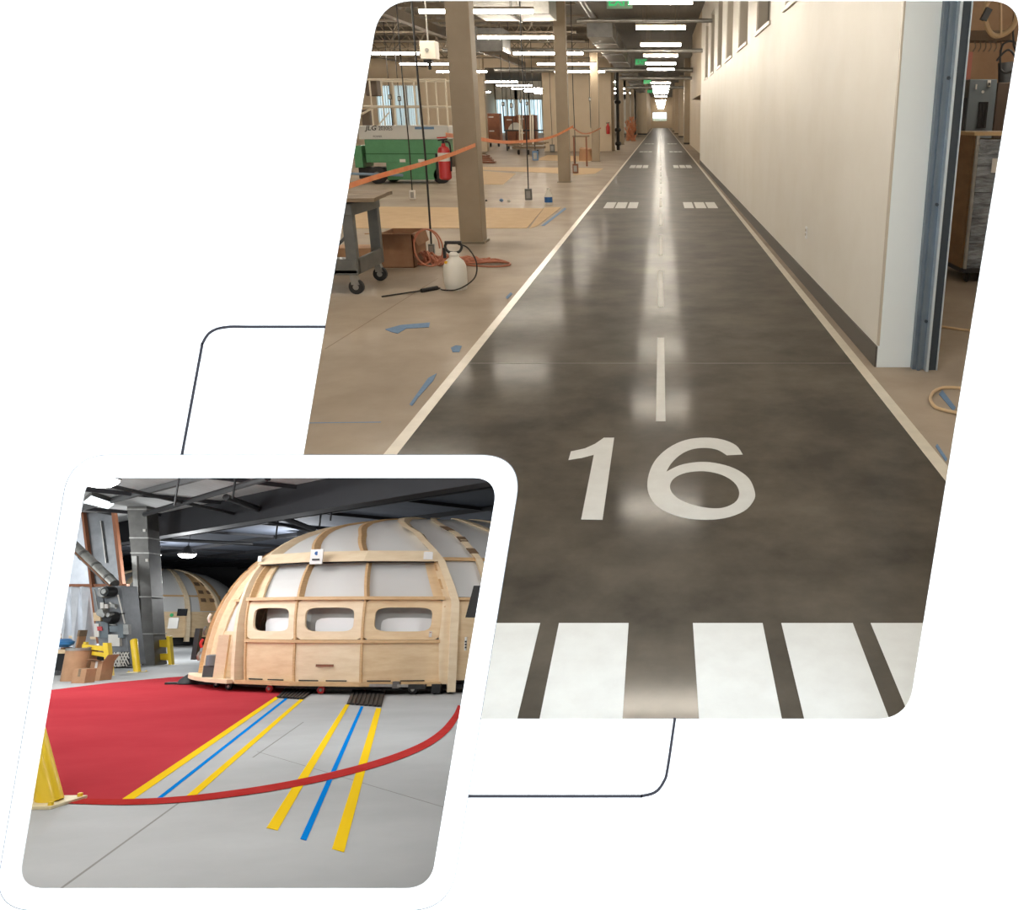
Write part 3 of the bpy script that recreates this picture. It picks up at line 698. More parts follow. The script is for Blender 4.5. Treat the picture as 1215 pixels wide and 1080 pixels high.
# cardboard box with flaps behind the cart
bp = hf(472, 318); bx = thing('cardboard_box', 'open brown cardboard box behind the steel cart', 'box', (bp.x, bp.y + .25, 0))
x, y = bp.x, bp.y; BW, BH = .2, .40
for nm, a, b in (('front_side', (x - .2, y, 0), (x + BW, y + .01, BH)), ('back_side', (x - .2, y + .55, 0), (x + BW, y + .56, BH)), ('right_side', (x + BW - .01, y, 0), (x + BW, y + .56, BH)), ('left_side', (x - .2, y, 0), (x - .19, y + .56, BH)), ('bottom', (x - .2, y, 0), (x + BW, y + .56, .01))):
    MB().box(a, b).build(nm, card_d, bx)
MB().hexa([(x - .2, y, BH), (x + BW, y, BH), (x + BW, y + .01, BH), (x - .2, y + .01, BH), (x - .3, y - .16, BH + .02), (x + .12, y - .18, BH + .03), (x + .12, y - .17, BH + .03), (x - .3, y - .15, BH + .03)]).build('flap', card, bx)
MB().hexa([(x + BW, y, BH), (x + BW + .01, y, BH), (x + BW + .01, y + .55, BH), (x + BW, y + .55, BH), (x + BW + .05, y + .02, BH - .14), (x + BW + .06, y + .02, BH - .14), (x + BW + .06, y + .5, BH - .14), (x + BW + .05, y + .5, BH - .14)]).build('flap', card_d, bx)
bq = hf(440, 322); tag(MB().box((bq.x - .5, bq.y + .2, 0), (bq.x - .05, bq.y + .5, .24)).build('carton', card, bev=.006), 'small tan carton seen under the cart shelf', 'box')
# red cord heap
P = []; c = hf(534, 312.5); random.seed(3)
for i in range(150):
    a = i * .42; k = i / 150
    P.append(V((c.x + .02 + (.30 + .16 * sin(i * .37)) * cos(a) * (1.25 + .3 * sin(i * 1.3)) - .06 + .25 * sin(k * 5), c.y + (.17 + .07 * cos(i * .51)) * sin(a), .015 + .035 * abs(sin(i * 1.7)) + (.12 * max(0, cos(a + 2.6)) if i % 3 == 0 else 0))))
for (u, v) in ((560, 316), (585, 317.5), (603, 316), (604, 313), (590, 312), (565, 313)): q = hf(u, v); P.append(V((q.x, q.y, .012)))
tag(MB().tube(smooth3(P, 4), .011, 6).build('extension_cord', cordred), 'tangled red-brown extension cord heaped on the floor behind the spray tank', 'cord')
P = []
for i in range(26):
    a = i * 2 * pi / 13 ; P.append(V((bp.x + .36 + .17 * cos(a) + .01 * i / 6, bp.y - .05 + .05 * sin(a * .5) + .004 * i, .24 + .22 * sin(a))))
tag(MB().tube(smooth3(P, 3), .009, 6).build('hung_cord', cordred), 'loop of red cord leaning against the cardboard box', 'cord')
# pump sprayer
sp_ = hf(541.5, 343); x, y = sp_.x, sp_.y; SH = hy(541, 287, y).z; r = .118
st = thing('pump_sprayer', 'white plastic pump sprayer with a black handle standing by the edge line', 'sprayer', (x, y, 0))
MB().lathe((x, y, 0), [(r * .82, 0), (r * .92, .02), (r, .08), (r * 1.02, SH * .35), (r * .98, SH * .5), (r * .8, SH * .6), (r * .42, SH * .68), (r * .36, SH * .72)], 24).build('tank', hdpe, st)
for i in range(6):
    a = i * pi / 3; MB().lathe((x + r * .62 * cos(a), y + r * .62 * sin(a), 0), [(r * .3, 0), (r * .36, .02), (r * .3, .07)], 10).build('foot', hdpe, st)
MB().lathe((x, y, SH * .70), [(r * .44, 0), (r * .46, .02), (r * .3, .045)], 16).build('collar', hdpe, st)
hb = smooth3([(x - .07, y, SH * .97), (x - .085, y, SH * .9), (x - .06, y, SH * .8), (x, y, SH * .77), (x + .06, y, SH * .8), (x + .085, y, SH * .9), (x + .07, y, SH * .97)], 4)
MB().tube(hb, .014, 8).build('pump_handle', blk, st); MB().tube([(x - .085, y, SH * .985), (x + .085, y, SH * .985)], .017, 8).build('grip', blk, st)
MB().lathe((x - r * .55, y - r * .72, SH * .6), [(.015, -.02), (.015, .01)], 10, 'y').build('relief_knob', yellow, st)
MB().box((x - .11, y - .02, SH * .66), (x - .08, y + .02, SH * .88)).build('pump_barrel', blk, st, bev=.006)
hs = smooth3([(x + .05, y, SH * .95), (x + .15, y - .02, SH * .88), (x + .23, y - .03, SH * .6), (x + .22, y - .05, SH * .3), (x + .13, y - .1, .06), (x + .02, y - .16, .02), (x - .12, y - .1, .012)] + [tuple(hf(522, 342, .012)), tuple(hf(512, 343, .012))], 6)
MB().tube(hs, .008, 6).build('hose', blk, st)
wd_ = [hf(519, 341.5, .02), hf(500, 345, .02)]; MB().tube(wd_, .022, 8).build('wand_grip', blk, st); MB().tube([hf(500, 345, .015), hf(453, 352, .015)], .008, 6).build('wand', blk, st)
# drop cords from the roof
def drop(u, v, y, lab, m=blk, s_=.045, box=lbl_w, z0=None):
    p = hf(u, v) if y is None else hy(u, v, y); z = .02 if y is None else p.z
    t = thing('drop_cord', lab, 'cord', (p.x, p.y, z), 'cords hanging from the roof'); bx_ = s_
    MB().box((p.x - bx_, p.y - bx_ * .6, z), (p.x + bx_, p.y + bx_ * .6, z + bx_ * 3.2)).build('outlet_box', box, t, bev=.008)
    MB().tube(smooth3([(p.x, p.y, z + bx_ * 3.2), (p.x + .01, p.y, 1.3), (p.x - .01, p.y, 2.6), (p.x, p.y, CZ)], 4), .013, 6).build('cable', m, t)
    MB().box((p.x - bx_ * .6, p.y - bx_ * .65, z + bx_ * .5), (p.x + bx_ * .6, p.y - bx_ * .6, z + bx_ * 2.6)).build('face_plate', galv, t)
    return t
drop(512.8, 303, None, 'black cord with grey outlet box hanging just behind the spray tank', s_=.04, box=cart_g)
drop(490, 237.5, None, 'black cord with white outlet box hanging in front of the green lift', s_=.06)
drop(627.5, 238.5, None, 'black cord with grey outlet box hanging between the first two columns', s_=.075, box=cart_g)
drop(683, 206, None, 'cord with brown outlet box hanging right of the second column', s_=.09, box=rust)
drop(635.5, 191, None, 'far cord with pale blue outlet box hanging by the red-brown crates', s_=.12, box=bluetape)
drop(597, 126, 33, 'thin black cord hanging above the red-brown cabinet', s_=.05, box=blk)
drop(607, 128, 31, 'thin black cord hanging left of the red-brown crate', s_=.05, box=blk)
drop(655.5, 181, None, 'far cord hanging just left of the second column', s_=.12, box=cart_g)
for (u, v, y_, lab) in ((463, 118, 30, 'left thin cord of the pair hanging in front of the cross wall windows'), (474, 120, 30, 'right thin cord of the pair hanging in front of the cross wall windows'), (618, 122, 36, 'thin black cord hanging above the gap between the red-brown crates'), (625, 125, 39, 'thin black cord hanging above the wider red-brown crate'), (700, 120, 40, 'thin cord hanging between the second and third columns'), (554, 120, 33, 'thin cord hanging just right of the nearest column')):
    drop(u, v, y_, lab, s_=.05, box=blk)
# white access point box
p = hy(509.5, 72, 13.5); a = hy(501, 71, 13.5); b = hy(518, 49, 13.5)
ap = thing('junction_box', 'white box on a rod hanging above the green lift', 'box', (p.x, 13.5, a.z))
MB().box((a.x, 13.4, a.z), (b.x, 13.62, b.z)).build('enclosure', white_enam, ap, bev=.012)
MB().lathe((p.x, 13.39, (a.z + b.z) / 2), [(.03, 0), (.03, .02)], 12, 'y').build('badge', galv, ap)
MB().tube([(p.x, 13.5, b.z), (p.x, 13.5, CZ)], .012, 6).build('rod', galv, ap)
MB().box((p.x - .07, 13.42, a.z - .05), (p.x + .05, 13.55, a.z)).build('bracket', blk, ap); MB().tube([(p.x, 13.5, a.z - .05), (p.x, 13.5, a.z - .14)], .025, 8).build('sensor', blk, ap)
# sheets lying on the floor
def floor_sheet(pts, lab, m=sheet, t=.006):
    mb = MB(); mb.prism([hf(u, v, .001) for u, v in pts], (0, 0, t)); return tag(mb.build('floor_sheet', m), lab, 'sheet', 'tan sheets laid on the floor')
floor_sheet([(398, 271), (625, 271), (645, 247.5), (398, 245)], 'large tan floor sheet running behind the nearest column')
floor_sheet([(628, 271.5), (638, 268), (666, 246), (646, 246.5)], 'tan floor sheet corner with a blue taped edge')
floor_sheet([(560, 219), (597, 219), (612, 206), (560, 202)], 'tan floor sheet between the columns near the red-brown carts')
floor_sheet([(560, 201), (665, 206), (664, 199), (560, 198)], 'long thin tan floor sheet reaching the second column')
floor_sheet([(634, 190), (700, 192), (706, 186), (650, 184)], 'tan floor sheet behind the second column')
floor_sheet([(680, 208), (706, 206), (716, 200), (680, 199)], 'tan floor sheet between the second and third columns')
# blue tape scraps
def scrap(pts, lab):
    mb = MB(); mb.prism([hf(u, v, .002) for u, v in pts], (0, 0, .003)); return tag(mb.build('tape_scrap', bluetape), lab, 'tape', 'blue tape scraps on the floor')
scrap([(457, 391), (475, 386), (510, 383), (509, 388.5), (482, 390), (472, 396), (464, 394)], 'long torn blue tape scrap left of the edge line')
scrap([(535, 413), (541, 410), (548, 411), (545, 418), (537, 418)], 'small crumpled blue tape scrap left of the edge line')
scrap([(486, 480), (508, 449), (518, 443.5), (514, 452), (496, 472), (489, 482)], 'blue tape strip lying along the edge line near the frame')
scrap([(600, 353), (606, 347), (608, 349), (602, 355)], 'tiny blue tape scrap beside the edge line')
scrap([(642, 268), (670, 246.5), (672, 248), (646, 268)], 'blue tape along the edge of the tan floor sheet')
scrap([(1118, 463), (1134, 484), (1131, 488), (1114, 468)], 'blue tape strip under the floor hose in the doorway')
scrap([(1108, 413), (1115, 414), (1114, 418), (1108, 417)], 'small blue tape scrap in the doorway by the black box')
scrap([(1112, 527), (1124, 545), (1122, 548), (1110, 530)], 'thin blue tape strip outside the right edge line')
# bottle and small caps
p = hf(651, 243); b = thing('water_bottle', 'small water bottle with blue label standing right of the hanging outlet box', 'bottle', p)
MB().lathe(p, [(.075, 0), (.08, .02), (.08, .2), (.03, .28), (.03, .31)], 14).build('bottle_body', hdpe, b); MB().lathe(p + V((0, 0, .05)), [(.083, 0), (.083, .11)], 14).build('bottle_label', blue_l, b); MB().lathe(p + V((0, 0, .31)), [(.035, 0), (.035, .03)], 10).build('cap', lbl_w, b)
for (u, v, m, lab, r) in ((595, 239.5, bluetape, 'small blue ball on the floor left of the water bottle', .045), (577, 239, blk, 'small dark cap on the floor beside the nearest column', .025), (604, 240, lbl_w, 'crumpled white scrap on the floor left of the hanging outlet box', .04)):
    p = hf(u, v); tag(MB().lathe(p, [(r * .4, 0), (r, r * .5), (r, r * .9), (r * .5, r * 1.5)], 10).build('floor_debris', m), lab, 'debris')
# red-brown cabinets and carts far off
def cabinet(u0, u1, vt, vb, lab, nd):
    q = hf((u0 + u1) / 2, vb); y = q.y; a, b = hy(u0, vb, y), hy(u1, vt, y)
    t = thing('cabinet', lab, 'cabinet', (q.x, y + .4, 0), 'red-brown cabinets far back')
    MB().box((a.x, y, .25), (b.x, y + .9, b.z)).build('body', rust, t, bev=.02)
    for i in range(nd):
        z0 = .3 + (b.z - .35) * i / nd; d = MB().box((a.x + .05, y - .03, z0 + .03), (b.x - .05, y, z0 + (b.z - .35) / nd - .03)).build('door', rust, t); MB().box((a.x + .15, y - .06, z0 + (b.z - .35) / nd - .2), (a.x + .45, y - .03, z0 + (b.z - .35) / nd - .14)).build('handle', lbl_w, d)
    for x in (a.x + .15, b.x - .15): MB().lathe((x, y + .2, .12), [(.1, -.05), (.12, 0), (.1, .05)], 12, 'x').build('caster', blk, t)
cabinet(579, 592, 134.5, 174.5, 'tall red-brown cabinet far back left of the crates', 2)
cabinet(600, 611.5, 137.5, 177, 'red-brown crate with light uprights, left of the pair', 1)
cabinet(614, 635, 136.5, 177, 'wider red-brown crate, right of the pair', 2)
def trolley(u0, u1, vb, lab):
    q = hf((u0 + u1) / 2, vb); y = q.y; a, b = hy(u0, vb, y), hy(u1, vb, y); t = thing('flat_trolley', lab, 'trolley', (q.x, y, 0))
    MB().box((a.x, y, .3), (b.x, y + .9, .4)).build('deck', wood_o, t)
    for x in (a.x + .3, (a.x + b.x) / 2, b.x - .3):
        MB().lathe((x, y + .1, .13), [(.1, -.05), (.13, 0), (.1, .05)], 12, 'x').build('wheel', blk, t)
    for i, x in enumerate((a.x + .5, a.x + 1.0, b.x - 1.2, b.x - .7)): MB().bar((x, y + .2 * i, .4), (x + .05, y + .2 * i, 1.9), .07).build('upright', rail_w, t)
    for i in range(3): MB().bar((a.x - .2 + .15 * i, y - .1 + .3 * i, .45 + .05 * i), (b.x + .1 * i, y + .3 * i, .5 + .04 * i), .14, .05).build('plank', wood_o, t)
trolley(608, 645, 184, 'low flat trolley with planks and uprights in front of the red-brown crates')
p = hf(612, 178.6); t = thing('work_bench', 'dark work bench with a white bowl in front of the red-brown crates', 'bench', p)
MB().box((p.x - .5, p.y - .6, 1.05), (p.x + 2.2, p.y, 1.12)).build('bench_top', blk, t)
for x in (-.4, 2.0): MB().bar((p.x + x, p.y - .4, 0), (p.x + x, p.y - .4, 1.05), .07).build('leg', blk, t)
tag(MB().lathe((p.x + .1, p.y - .3, 1.12), [(.42, 0), (.4, .1), (.25, .3), (.1, .38)], 14).build('bowl', lbl_w), 'upturned white bowl on the dark work bench', 'bowl')
for (u0, u1, v, lab) in ((561, 582, 190, 'stack of scrap boards on the floor right of the nearest column'), (561, 588, 194, 'dark low scrap pile with blue bits right of the nearest column')):
    q = hf((u0 + u1) / 2, v); a, b = hf(u0, v), hf(u1, v); t = thing('board_stack', lab, 'boards', q)
    for i in range(4): MB().bar((a.x + .05 * i, q.y + .2 * i, .05 + .07 * i), (b.x - .12 * i, q.y + .18 * i, .05 + .07 * i), .3, .06).build('board', wood_o if '190' in str(v) else rust, t)
# table behind second column
q = hf(694, 190); y = q.y - 5; a, b = hy(679, 161, y), hy(697, 161, y); t = thing('side_table', 'brown table with clutter between the second and third columns', 'table', (q.x, y, 0))
MB().box((a.x, y, a.z - .05), (b.x, y + .9, a.z)).build('table_top', wood_o, t)
for x in (a.x + .05, b.x - .05): MB().bar((x, y + .05, 0), (x, y + .05, a.z), .06).build('leg', rust, t)
a2 = hf(694, 191); tag(MB().hexa([(a2.x - .25, a2.y, 0), (a2.x + .3, a2.y, 0), (a2.x + .3, a2.y + .6, 0), (a2.x - .25, a2.y + .6, 0), (a2.x - .22, a2.y, .5), (a2.x + .2, a2.y, .46), (a2.x + .25, a2.y + .5, .5), (a2.x - .2, a2.y + .5, .55)]).build('waste_bag', card), 'brown paper waste bag under the cluttered table', 'bag')
# stack of pipes and netting by the fourth column
p = hf(733.5, 178); sp2 = thing('stand_pipe', 'black stand pipe with valves right of the fourth column', 'pipe', p)
MB().tube([(p.x, p.y, 0), (p.x, p.y, 5.4)], .09, 10).build('riser', blk, sp2)
for z in (.35, 1.1, 2.6): MB().lathe((p.x, p.y, z), [(.14, -.1), (.2, 0), (.14, .1)], 12).build('valve', blk, sp2)
p = hf(748.5, 167.5); nb = MB(); random.seed(5)
for i in range(60):
    a_, b_ = random.uniform(-.45, .45), random.uniform(0, 1.6)
    nb.tube(smooth3([(p.x + a_ * (1 - b_ / 2.2), p.y + random.uniform(-.3, .3), b_), (p.x + a_ * .6 + random.uniform(-.3, .3), p.y + random.uniform(-.3, .3), b_ + .3), (p.x + random.uniform(-.4, .4), p.y + random.uniform(-.3, .3), max(.02, b_ - .3))], 3), .025, 5)
nn = tag(nb.build('cable_heap', netting), 'heap of orange netting far down left of the lane', 'netting'); nn['kind'] = 'stuff'
# ------------------------------------------------------------------ side room on the right
def rp(u, v, y): return hy(u, v, y)
q = hf(1143, 337); CY = q.y; a = rp(1143, 330, CY); TZ = rp(1160, 161, CY).z
cr = thing('wrapped_cart', 'tall plywood-sided cart wrapped in plastic film beyond the doorway', 'cart', (a.x + .5, CY + .5, 0))
XA = a.x - .03; yb = CY + .95
MB().box((XA, CY + .03, .16), (XA + .04, yb, TZ)).build('side_panel', ply_crate, cr)
MB().box((XA + 1.1, CY + .03, .16), (XA + 1.14, yb, TZ)).build('side_panel', ply_crate, cr)
MB().box((XA, CY, .12), (XA + 1.14, yb, .17)).build('base', blk, cr)
MB().box((XA - .02, CY - .03, TZ), (XA + 1.2, yb + .03, TZ + .035)).build('top_board', mat('top_board_ply', (196, 166, 122), .6, col2=(180, 148, 104), scale=3), cr)
for i in range(5):
    z = .17 + i * (TZ - .2) / 5
    MB().grid(lambda s_, t_: (XA + .05 + 1.04 * s_, CY - .015 + .02 * sin(s_ * 19 + i) * cos(t_ * 9), z + (TZ - .2) / 5 * (t_ * .98)), 16, 6, lambda s_, t_: (XA + .05 + 1.04 * s_, CY + .5, z + (TZ - .2) / 5 * (t_ * .98))).build('wrapped_bundle', wrap, cr, smooth=True)
for x in (XA + .02, XA + .30): MB().bar((x, CY - .03, .17), (x, CY - .03, TZ), .03).build('upright', galv, cr)
for x in (XA + .1, XA + 1.0): 
    for yy in (CY + .1, yb - .1): MB().lathe((x, yy, .065), [(.045, -.025), (.065, 0), (.045, .025)], 14, 'x').build('caster', blk, cr)
tag(MB().box(rp(1176, 205, CY - .04), rp(1190, 188, CY - .035)).build('paper_note', lbl_w), 'white paper sheet stuck on the wrapped cart', 'paper')
EY = 13.5
def cab(u0, u1, vt, lab, m, dep=.5, y=EY):
    a, b = rp(u0, vt, y), rp(u1, vt, y); t = thing('electrical_cabinet', lab, 'cabinet', ((a.x + b.x) / 2, y + dep / 2, 0))
    MB().box((a.x, y, 0), (b.x, y + dep, a.z)).build('body', m, t, bev=.012); return t
c1 = cab(1151, 1184, 94, 'grey electrical cabinet with a dark vertical opening beyond the plywood cart', panel_g)
MB().box(rp(1159, 152, EY - .02), rp(1172, 121, EY + .01)).build('opening', blk, c1)
for k in range(3): MB().box(rp(1160.5 + 4 * k, 151, EY - .03), rp(1162.5 + 4 * k, 123, EY)).build('breaker_row', panel_d, c1)
MB().box(rp(1171.5, 103, EY - .02), rp(1175.5, 95, EY)).build('sign_plate', lbl_w, c1); MB().box(rp(1157.5, 106, EY - .02), rp(1159, 100, EY)).build('paper_tag', lbl_w, c1)
pz = rp(1172.3, 101.5, EY - .03); text_plate('lettering', 'B', .06, blk, M.Translation(pz) @ UP, c1, thick=.004)
MB().lathe(rp(1166, 109, EY), [(.02, -.02), (.02, 0)], 10, 'y').build('indicator', lbl_w, c1)
cab(1133, 1149, 116, 'lower dark grey cabinet beside the doorway guide', panel_d, .6, EY + .05)
cab(1184.5, 1204, 98, 'dark brown cabinet behind the wrapped cart at the frame edge', mat('dark_brown_box', (82, 66, 54), .6), .5, EY + .3)
tag(MB().tube([rp(1193, 98, EY + .5), rp(1193, 74, EY + .5)], .11, 12).build('canister', panel_d), 'dark grey canister standing on the brown cabinet', 'canister')
tag(MB().box(rp(1138, 118, 16.9), rp(1153, 62, 16.97)).build('wall_panel', pink), 'dusty pink panel on the side room wall', 'panel')
p = rp(1147, 48, 12); b = rp(1200, 36, 12); t = thing('wall_shelf', 'brown shelf with hanging clips high in the side room', 'shelf', p)
MB().box((p.x, 12, p.z), (b.x, 12.4, b.z)).build('shelf_board', mat('shelf_brown', (126, 104, 82), .6), t)
for i in range(6):
    x = p.x + .1 + .07 * i; MB().tube(smooth3([(x, 12, p.z), (x + .02, 11.98, p.z - .08), (x - .01, 11.98, p.z - .14)], 4), .008, 5).build('clip', steel_br, t)
MB().bar((p.x + .02, 12.0, p.z - .18), (p.x + .02, 12.0, p.z), .03).build('shelf_bracket', galv_d, t)
c = rp(1187, 17, 9.0); Rr = .158
P = [V((c.x + Rr * cos(i * 2 * pi / 36), 9.0 + .03 * sin(i * 2 * pi / 12), c.z + Rr * 1.25 * sin(i * 2 * pi / 36))) for i in range(36)]
hz = thing('hose_coil', 'cream hose coil hanging at the top of the doorway', 'hose', c)
MB().tube(P, .026, 8, closed=True).build('coil', hose_c, hz); MB().tube([c + V((-.02, 0, Rr * 1.25)), c + V((.03, 0, -Rr * 1.2))], .012, 6).build('strap', hose_c, hz); MB().bar(c + V((-Rr - .02, -.03, -.06)), c + V((-Rr + .03, -.03, .05)), .05, .06).build('nozzle', blk, hz)
MB().tube([c + V((0, 0, Rr * 1.25)), (c.x, 9.0, CZ)], .01, 6).build('hanger', steel_br, hz)
random.seed(11); P = [V((c.x + .45, 9.8, CZ)), c + V((.44, .8, .2))]
for i in range(14): a_ = i * .7; P.append(c + V((.42 + .1 * cos(a_) * (1 + .3 * sin(i)), .8, -.3 + .14 * sin(a_) - .01 * i)))
tag(MB().tube(smooth3(P, 4), .012, 6).build('cable_bundle', blk), 'tangled dark cables hanging right of the hose coil', 'cable')
P = [hf(u, v, .012) for u, v in ((1150, 464), (1138, 460.5), (1120, 460), (1108, 465), (1104, 474), (1110, 483), (1122, 487), (1134, 489.5), (1150, 492))]
tag(MB().tube(smooth3(P, 6), .011, 8).build('floor_hose', hose_c), 'cream hose loop lying on the doorway floor', 'hose')
P = [hf(u, v, .012) for u, v in ((1103, 386), (1120, 388), (1140, 391), (1170, 394))]
tag(MB().tube(smooth3(P, 4), .01, 6).build('ground_wire', hose_c), 'thin tan cord running across the doorway floor', 'cord')
p = hf(1106.5, 407); tag(MB().box((p.x - .035, p.y, 0), (p.x + .035, p.y + .06, .085)).build('floor_box', blk, bev=.006), 'small black box on the floor beside the door guide', 'box')
#PART2
# ================================================================== THE WORKSHOP: SHELL
WL, WRX, WBK, WC = -48.0, .6, 68.0, 5.5
fm = MB(); fm.box((WL, 3.42, -.02), (WRX, WBK, 0)); floor_w = fm.build('floor', conc_w, org=(0, 0, 0), space=M2, kind='structure')
MB().box((WL, WBK, 0), (WRX, WBK + .2, WC)).build('wall_back', wall_d, space=M2, kind='structure')
def side_wall(name, x0, x1):
    pts = [V((x0, 2.01, -1.45)), V((x0, 2.01, -.03))]
    M2i = M2.inverted(); loc = [M2i @ p for p in pts]
    yc = [y for y in (9.0 + .02 * i for i in range(200)) if (M2 @ V((x0, y, WC))).z < -.18][0]
    poly = [V((x0, loc[0].y, 0)), V((x0, WBK, 0)), V((x0, WBK, WC)), V((x0, yc, WC)), V((x0, loc[1].y, loc[1].z))]
    b = MB(); b.prism(poly, (x1 - x0, 0, 0)); b.build(name, wall_d, space=M2, kind='structure'); return yc
yc = side_wall('wall_left', WL - .2, WL); side_wall('wall_right', WRX, WRX + .2)
rc = lambda u, v, z=WC: rf(u, v, z)
g0, g1 = rc(150, 620), rc(440, 560)
gd = (g1 - g0).normalized(); G0 = g0 - gd * 60; G1 = g1 + gd * 40
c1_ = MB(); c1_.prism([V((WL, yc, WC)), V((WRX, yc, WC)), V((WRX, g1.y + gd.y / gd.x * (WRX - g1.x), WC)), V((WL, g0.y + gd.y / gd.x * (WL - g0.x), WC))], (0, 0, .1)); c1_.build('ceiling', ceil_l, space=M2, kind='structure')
c2_ = MB(); c2_.prism([V((WRX, g1.y + gd.y / gd.x * (WRX - g1.x), WC)), V((WRX, WBK, WC)), V((WL, WBK, WC)), V((WL, g0.y + gd.y / gd.x * (WL - g0.x), WC))], (0, 0, .1)); c2_.build('ceiling', ceil_unlit, space=M2, kind='structure')
xa_, xb_ = V((WL, g0.y + gd.y / gd.x * (WL - g0.x), WC - .45)), V((WRX, g1.y + gd.y / gd.x * (WRX - g1.x), WC - .45))
MB().bar(xa_, xb_, .5, .9).build('roof_girder', girder_m, space=M2, kind='structure')
# purlins of the roof
nrm = V((-gd.y, gd.x, 0))
def roof_bar(a, b, w_, h_, name, m):
    lo = 11.0
    if a.y < lo and b.y < lo: return
    if a.y < lo: a = a.lerp(b, (lo - a.y) / (b.y - a.y))
    if b.y < lo: b = b.lerp(a, (lo - b.y) / (a.y - b.y))
    for p, q in ((a, b), (b, a)):
        for lim in (WL + .2, WRX - .2):
            if (p.x - lim) * (1 if lim > -10 else -1) > 0: p.xyz = p.lerp(q, (lim - p.x) / (q.x - p.x))
    MB().bar(a, b, w_, h_).build(name, m, space=M2, kind='structure')
pgrey = mat('purlin_grey', (92, 92, 92), .7)
for i in range(1, 7): roof_bar(xa_ - nrm * 3.0 * i + V((0, 0, .35)), xb_ - nrm * 3.0 * i + V((0, 0, .35)), .12, .16, 'purlin', pgrey)
for i in range(1, 6): roof_bar(xa_ + nrm * 3.4 * i + V((0, 0, .35)), xb_ + nrm * 3.4 * i + V((0, 0, .35)), .1, .16, 'purlin', girder_m)
for i in range(9):
    q = xa_ + (xb_ - xa_) * (.25 + .085 * i) + V((0, 0, .38)); roof_bar(q - nrm * 13, q + nrm * 16, .1, .12, 'rafter', girder_m)
def wpipe(a, b, r, lab, z=4.95, m=blk_m):
    p0, p1 = rf(a[0], a[1], z), rf(b[0], b[1], z); tag(MB().tube([p0, p1], r, 8).build('ceiling_pipe', m, space=M2), lab, 'pipe', 'black pipes under the workshop roof')
wpipe((128, 576), (385, 634), .055, 'long thin black pipe crossing the workshop roof from the tall duct towards the big dome')
wpipe((172, 610), (318, 567), .09, 'black pipe under the light roof sheets beside the tall duct')
wpipe((268, 590), (372, 628), .10, 'thick black pipe below the charcoal girder above the big dome')
wpipe((180, 640), (300, 645), .07, 'black pipe in the dark roof above the small round lamp')
for i, (u, v0, v1) in enumerate(((276, 566, 592), (207, 566, 600), (327, 585, 640), (379, 598, 625), (392, 600, 618))):
    p = rf(u, v1, 4.4); tag(MB().tube([p, (p.x, p.y, WC)], .03, 6).build('pipe_hanger', blk_m, space=M2), ordinal(i) + ' thin black hanger rod from the left of those under the roof, over the domes', 'rod', 'hanger rods under the workshop roof')
for i, (a, b) in enumerate((((186, 607), (201, 629)), ((206, 599), (224, 627)))):
    p, q = ry(*a, 38), ry(*b, 38); tag(MB().tube([p, q], .045, 6).build('strut_rod', galv, space=M2), ['left', 'right'][i] + ' pale slanting rod hanging under the charcoal girder', 'rod', 'slanting rods')
# ------------------------------------------------------------------ floor markings
def fmark(name, px, m, z=.003, px2=None):
    return flat_plate(name, [tuple(rf(u, v)[:2]) for u, v in px], [], .002, m, M.Translation((0, 0, z)), floor_w)
fmark('red_zone', [(10, 828), (60, 819), (130, 810.5), (200, 804), (245, 801), (345, 806), (330, 828), (143, 950.5), (80, 949), (40, 943), (10, 936)], red_f, .0015)
fmark('yellow_strip', [(143, 950), (157, 950), (331, 828.5), (327, 827)], yel_t)
fmark('blue_strip', [(184.6, 948.8), (190.9, 948.4), (341.5, 829.4), (338.3, 828.8)], blu_t)
fmark('yellow_strip', [(218.6, 947), (231, 946), (360.5, 830.4), (356, 829.8)], yel_t)
fmark('yellow_strip', [(316, 983), (329.4, 986), (414.6, 836.6), (410, 836)], yel_t)
fmark('blue_strip', [(356.2, 996), (363.4, 998), (431.3, 838.8), (428, 838.3)], blu_t)
fmark('yellow_strip', [(393.8, 1008), (408.3, 1012), (452.5, 841), (446.3, 840.3)], yel_t)
arc_c = [(76, 951), (150, 952.5), (220, 949), (290, 940.5), (350, 930.5), (410, 917), (460, 902.5), (500, 886.5), (525, 870), (540, 852), (546, 838)]
cen = catmull(arc_c, 6, False)
hw = lambda u: 3.1 + 1.0 * min(1, max(0, (u - 60) / 300))
up_, dn_ = [], []
for i, (u, v) in enumerate(cen):
    a, b = cen[max(0, i - 1)], cen[min(len(cen) - 1, i + 1)]; dx, dy = b[0] - a[0], b[1] - a[1]; q = math.hypot(dx, dy); w_ = hw(u) if v > 860 else hw(u) * (.65 + .35 * (v - 836) / 24)
    up_.append((u + dy / q * w_, v - dx / q * w_)); dn_.append((u - dy / q * w_, v + dx / q * w_))
fmark('red_arc', up_ + dn_[::-1], red_l, .0055)
def fline(px, w, m=joint):
    P = [rf(u, v) for u, v in px]; b = MB()
    for p, q in zip(P, P[1:]): b.bar(p, q, w, .0012)
    b.build('saw_joint', m, floor_w)
fline([(66, 1059), (212, 953)], .018); fline([(300, 899), (360, 857)], .02); fline([(305, 892), (540, 962)], .012)
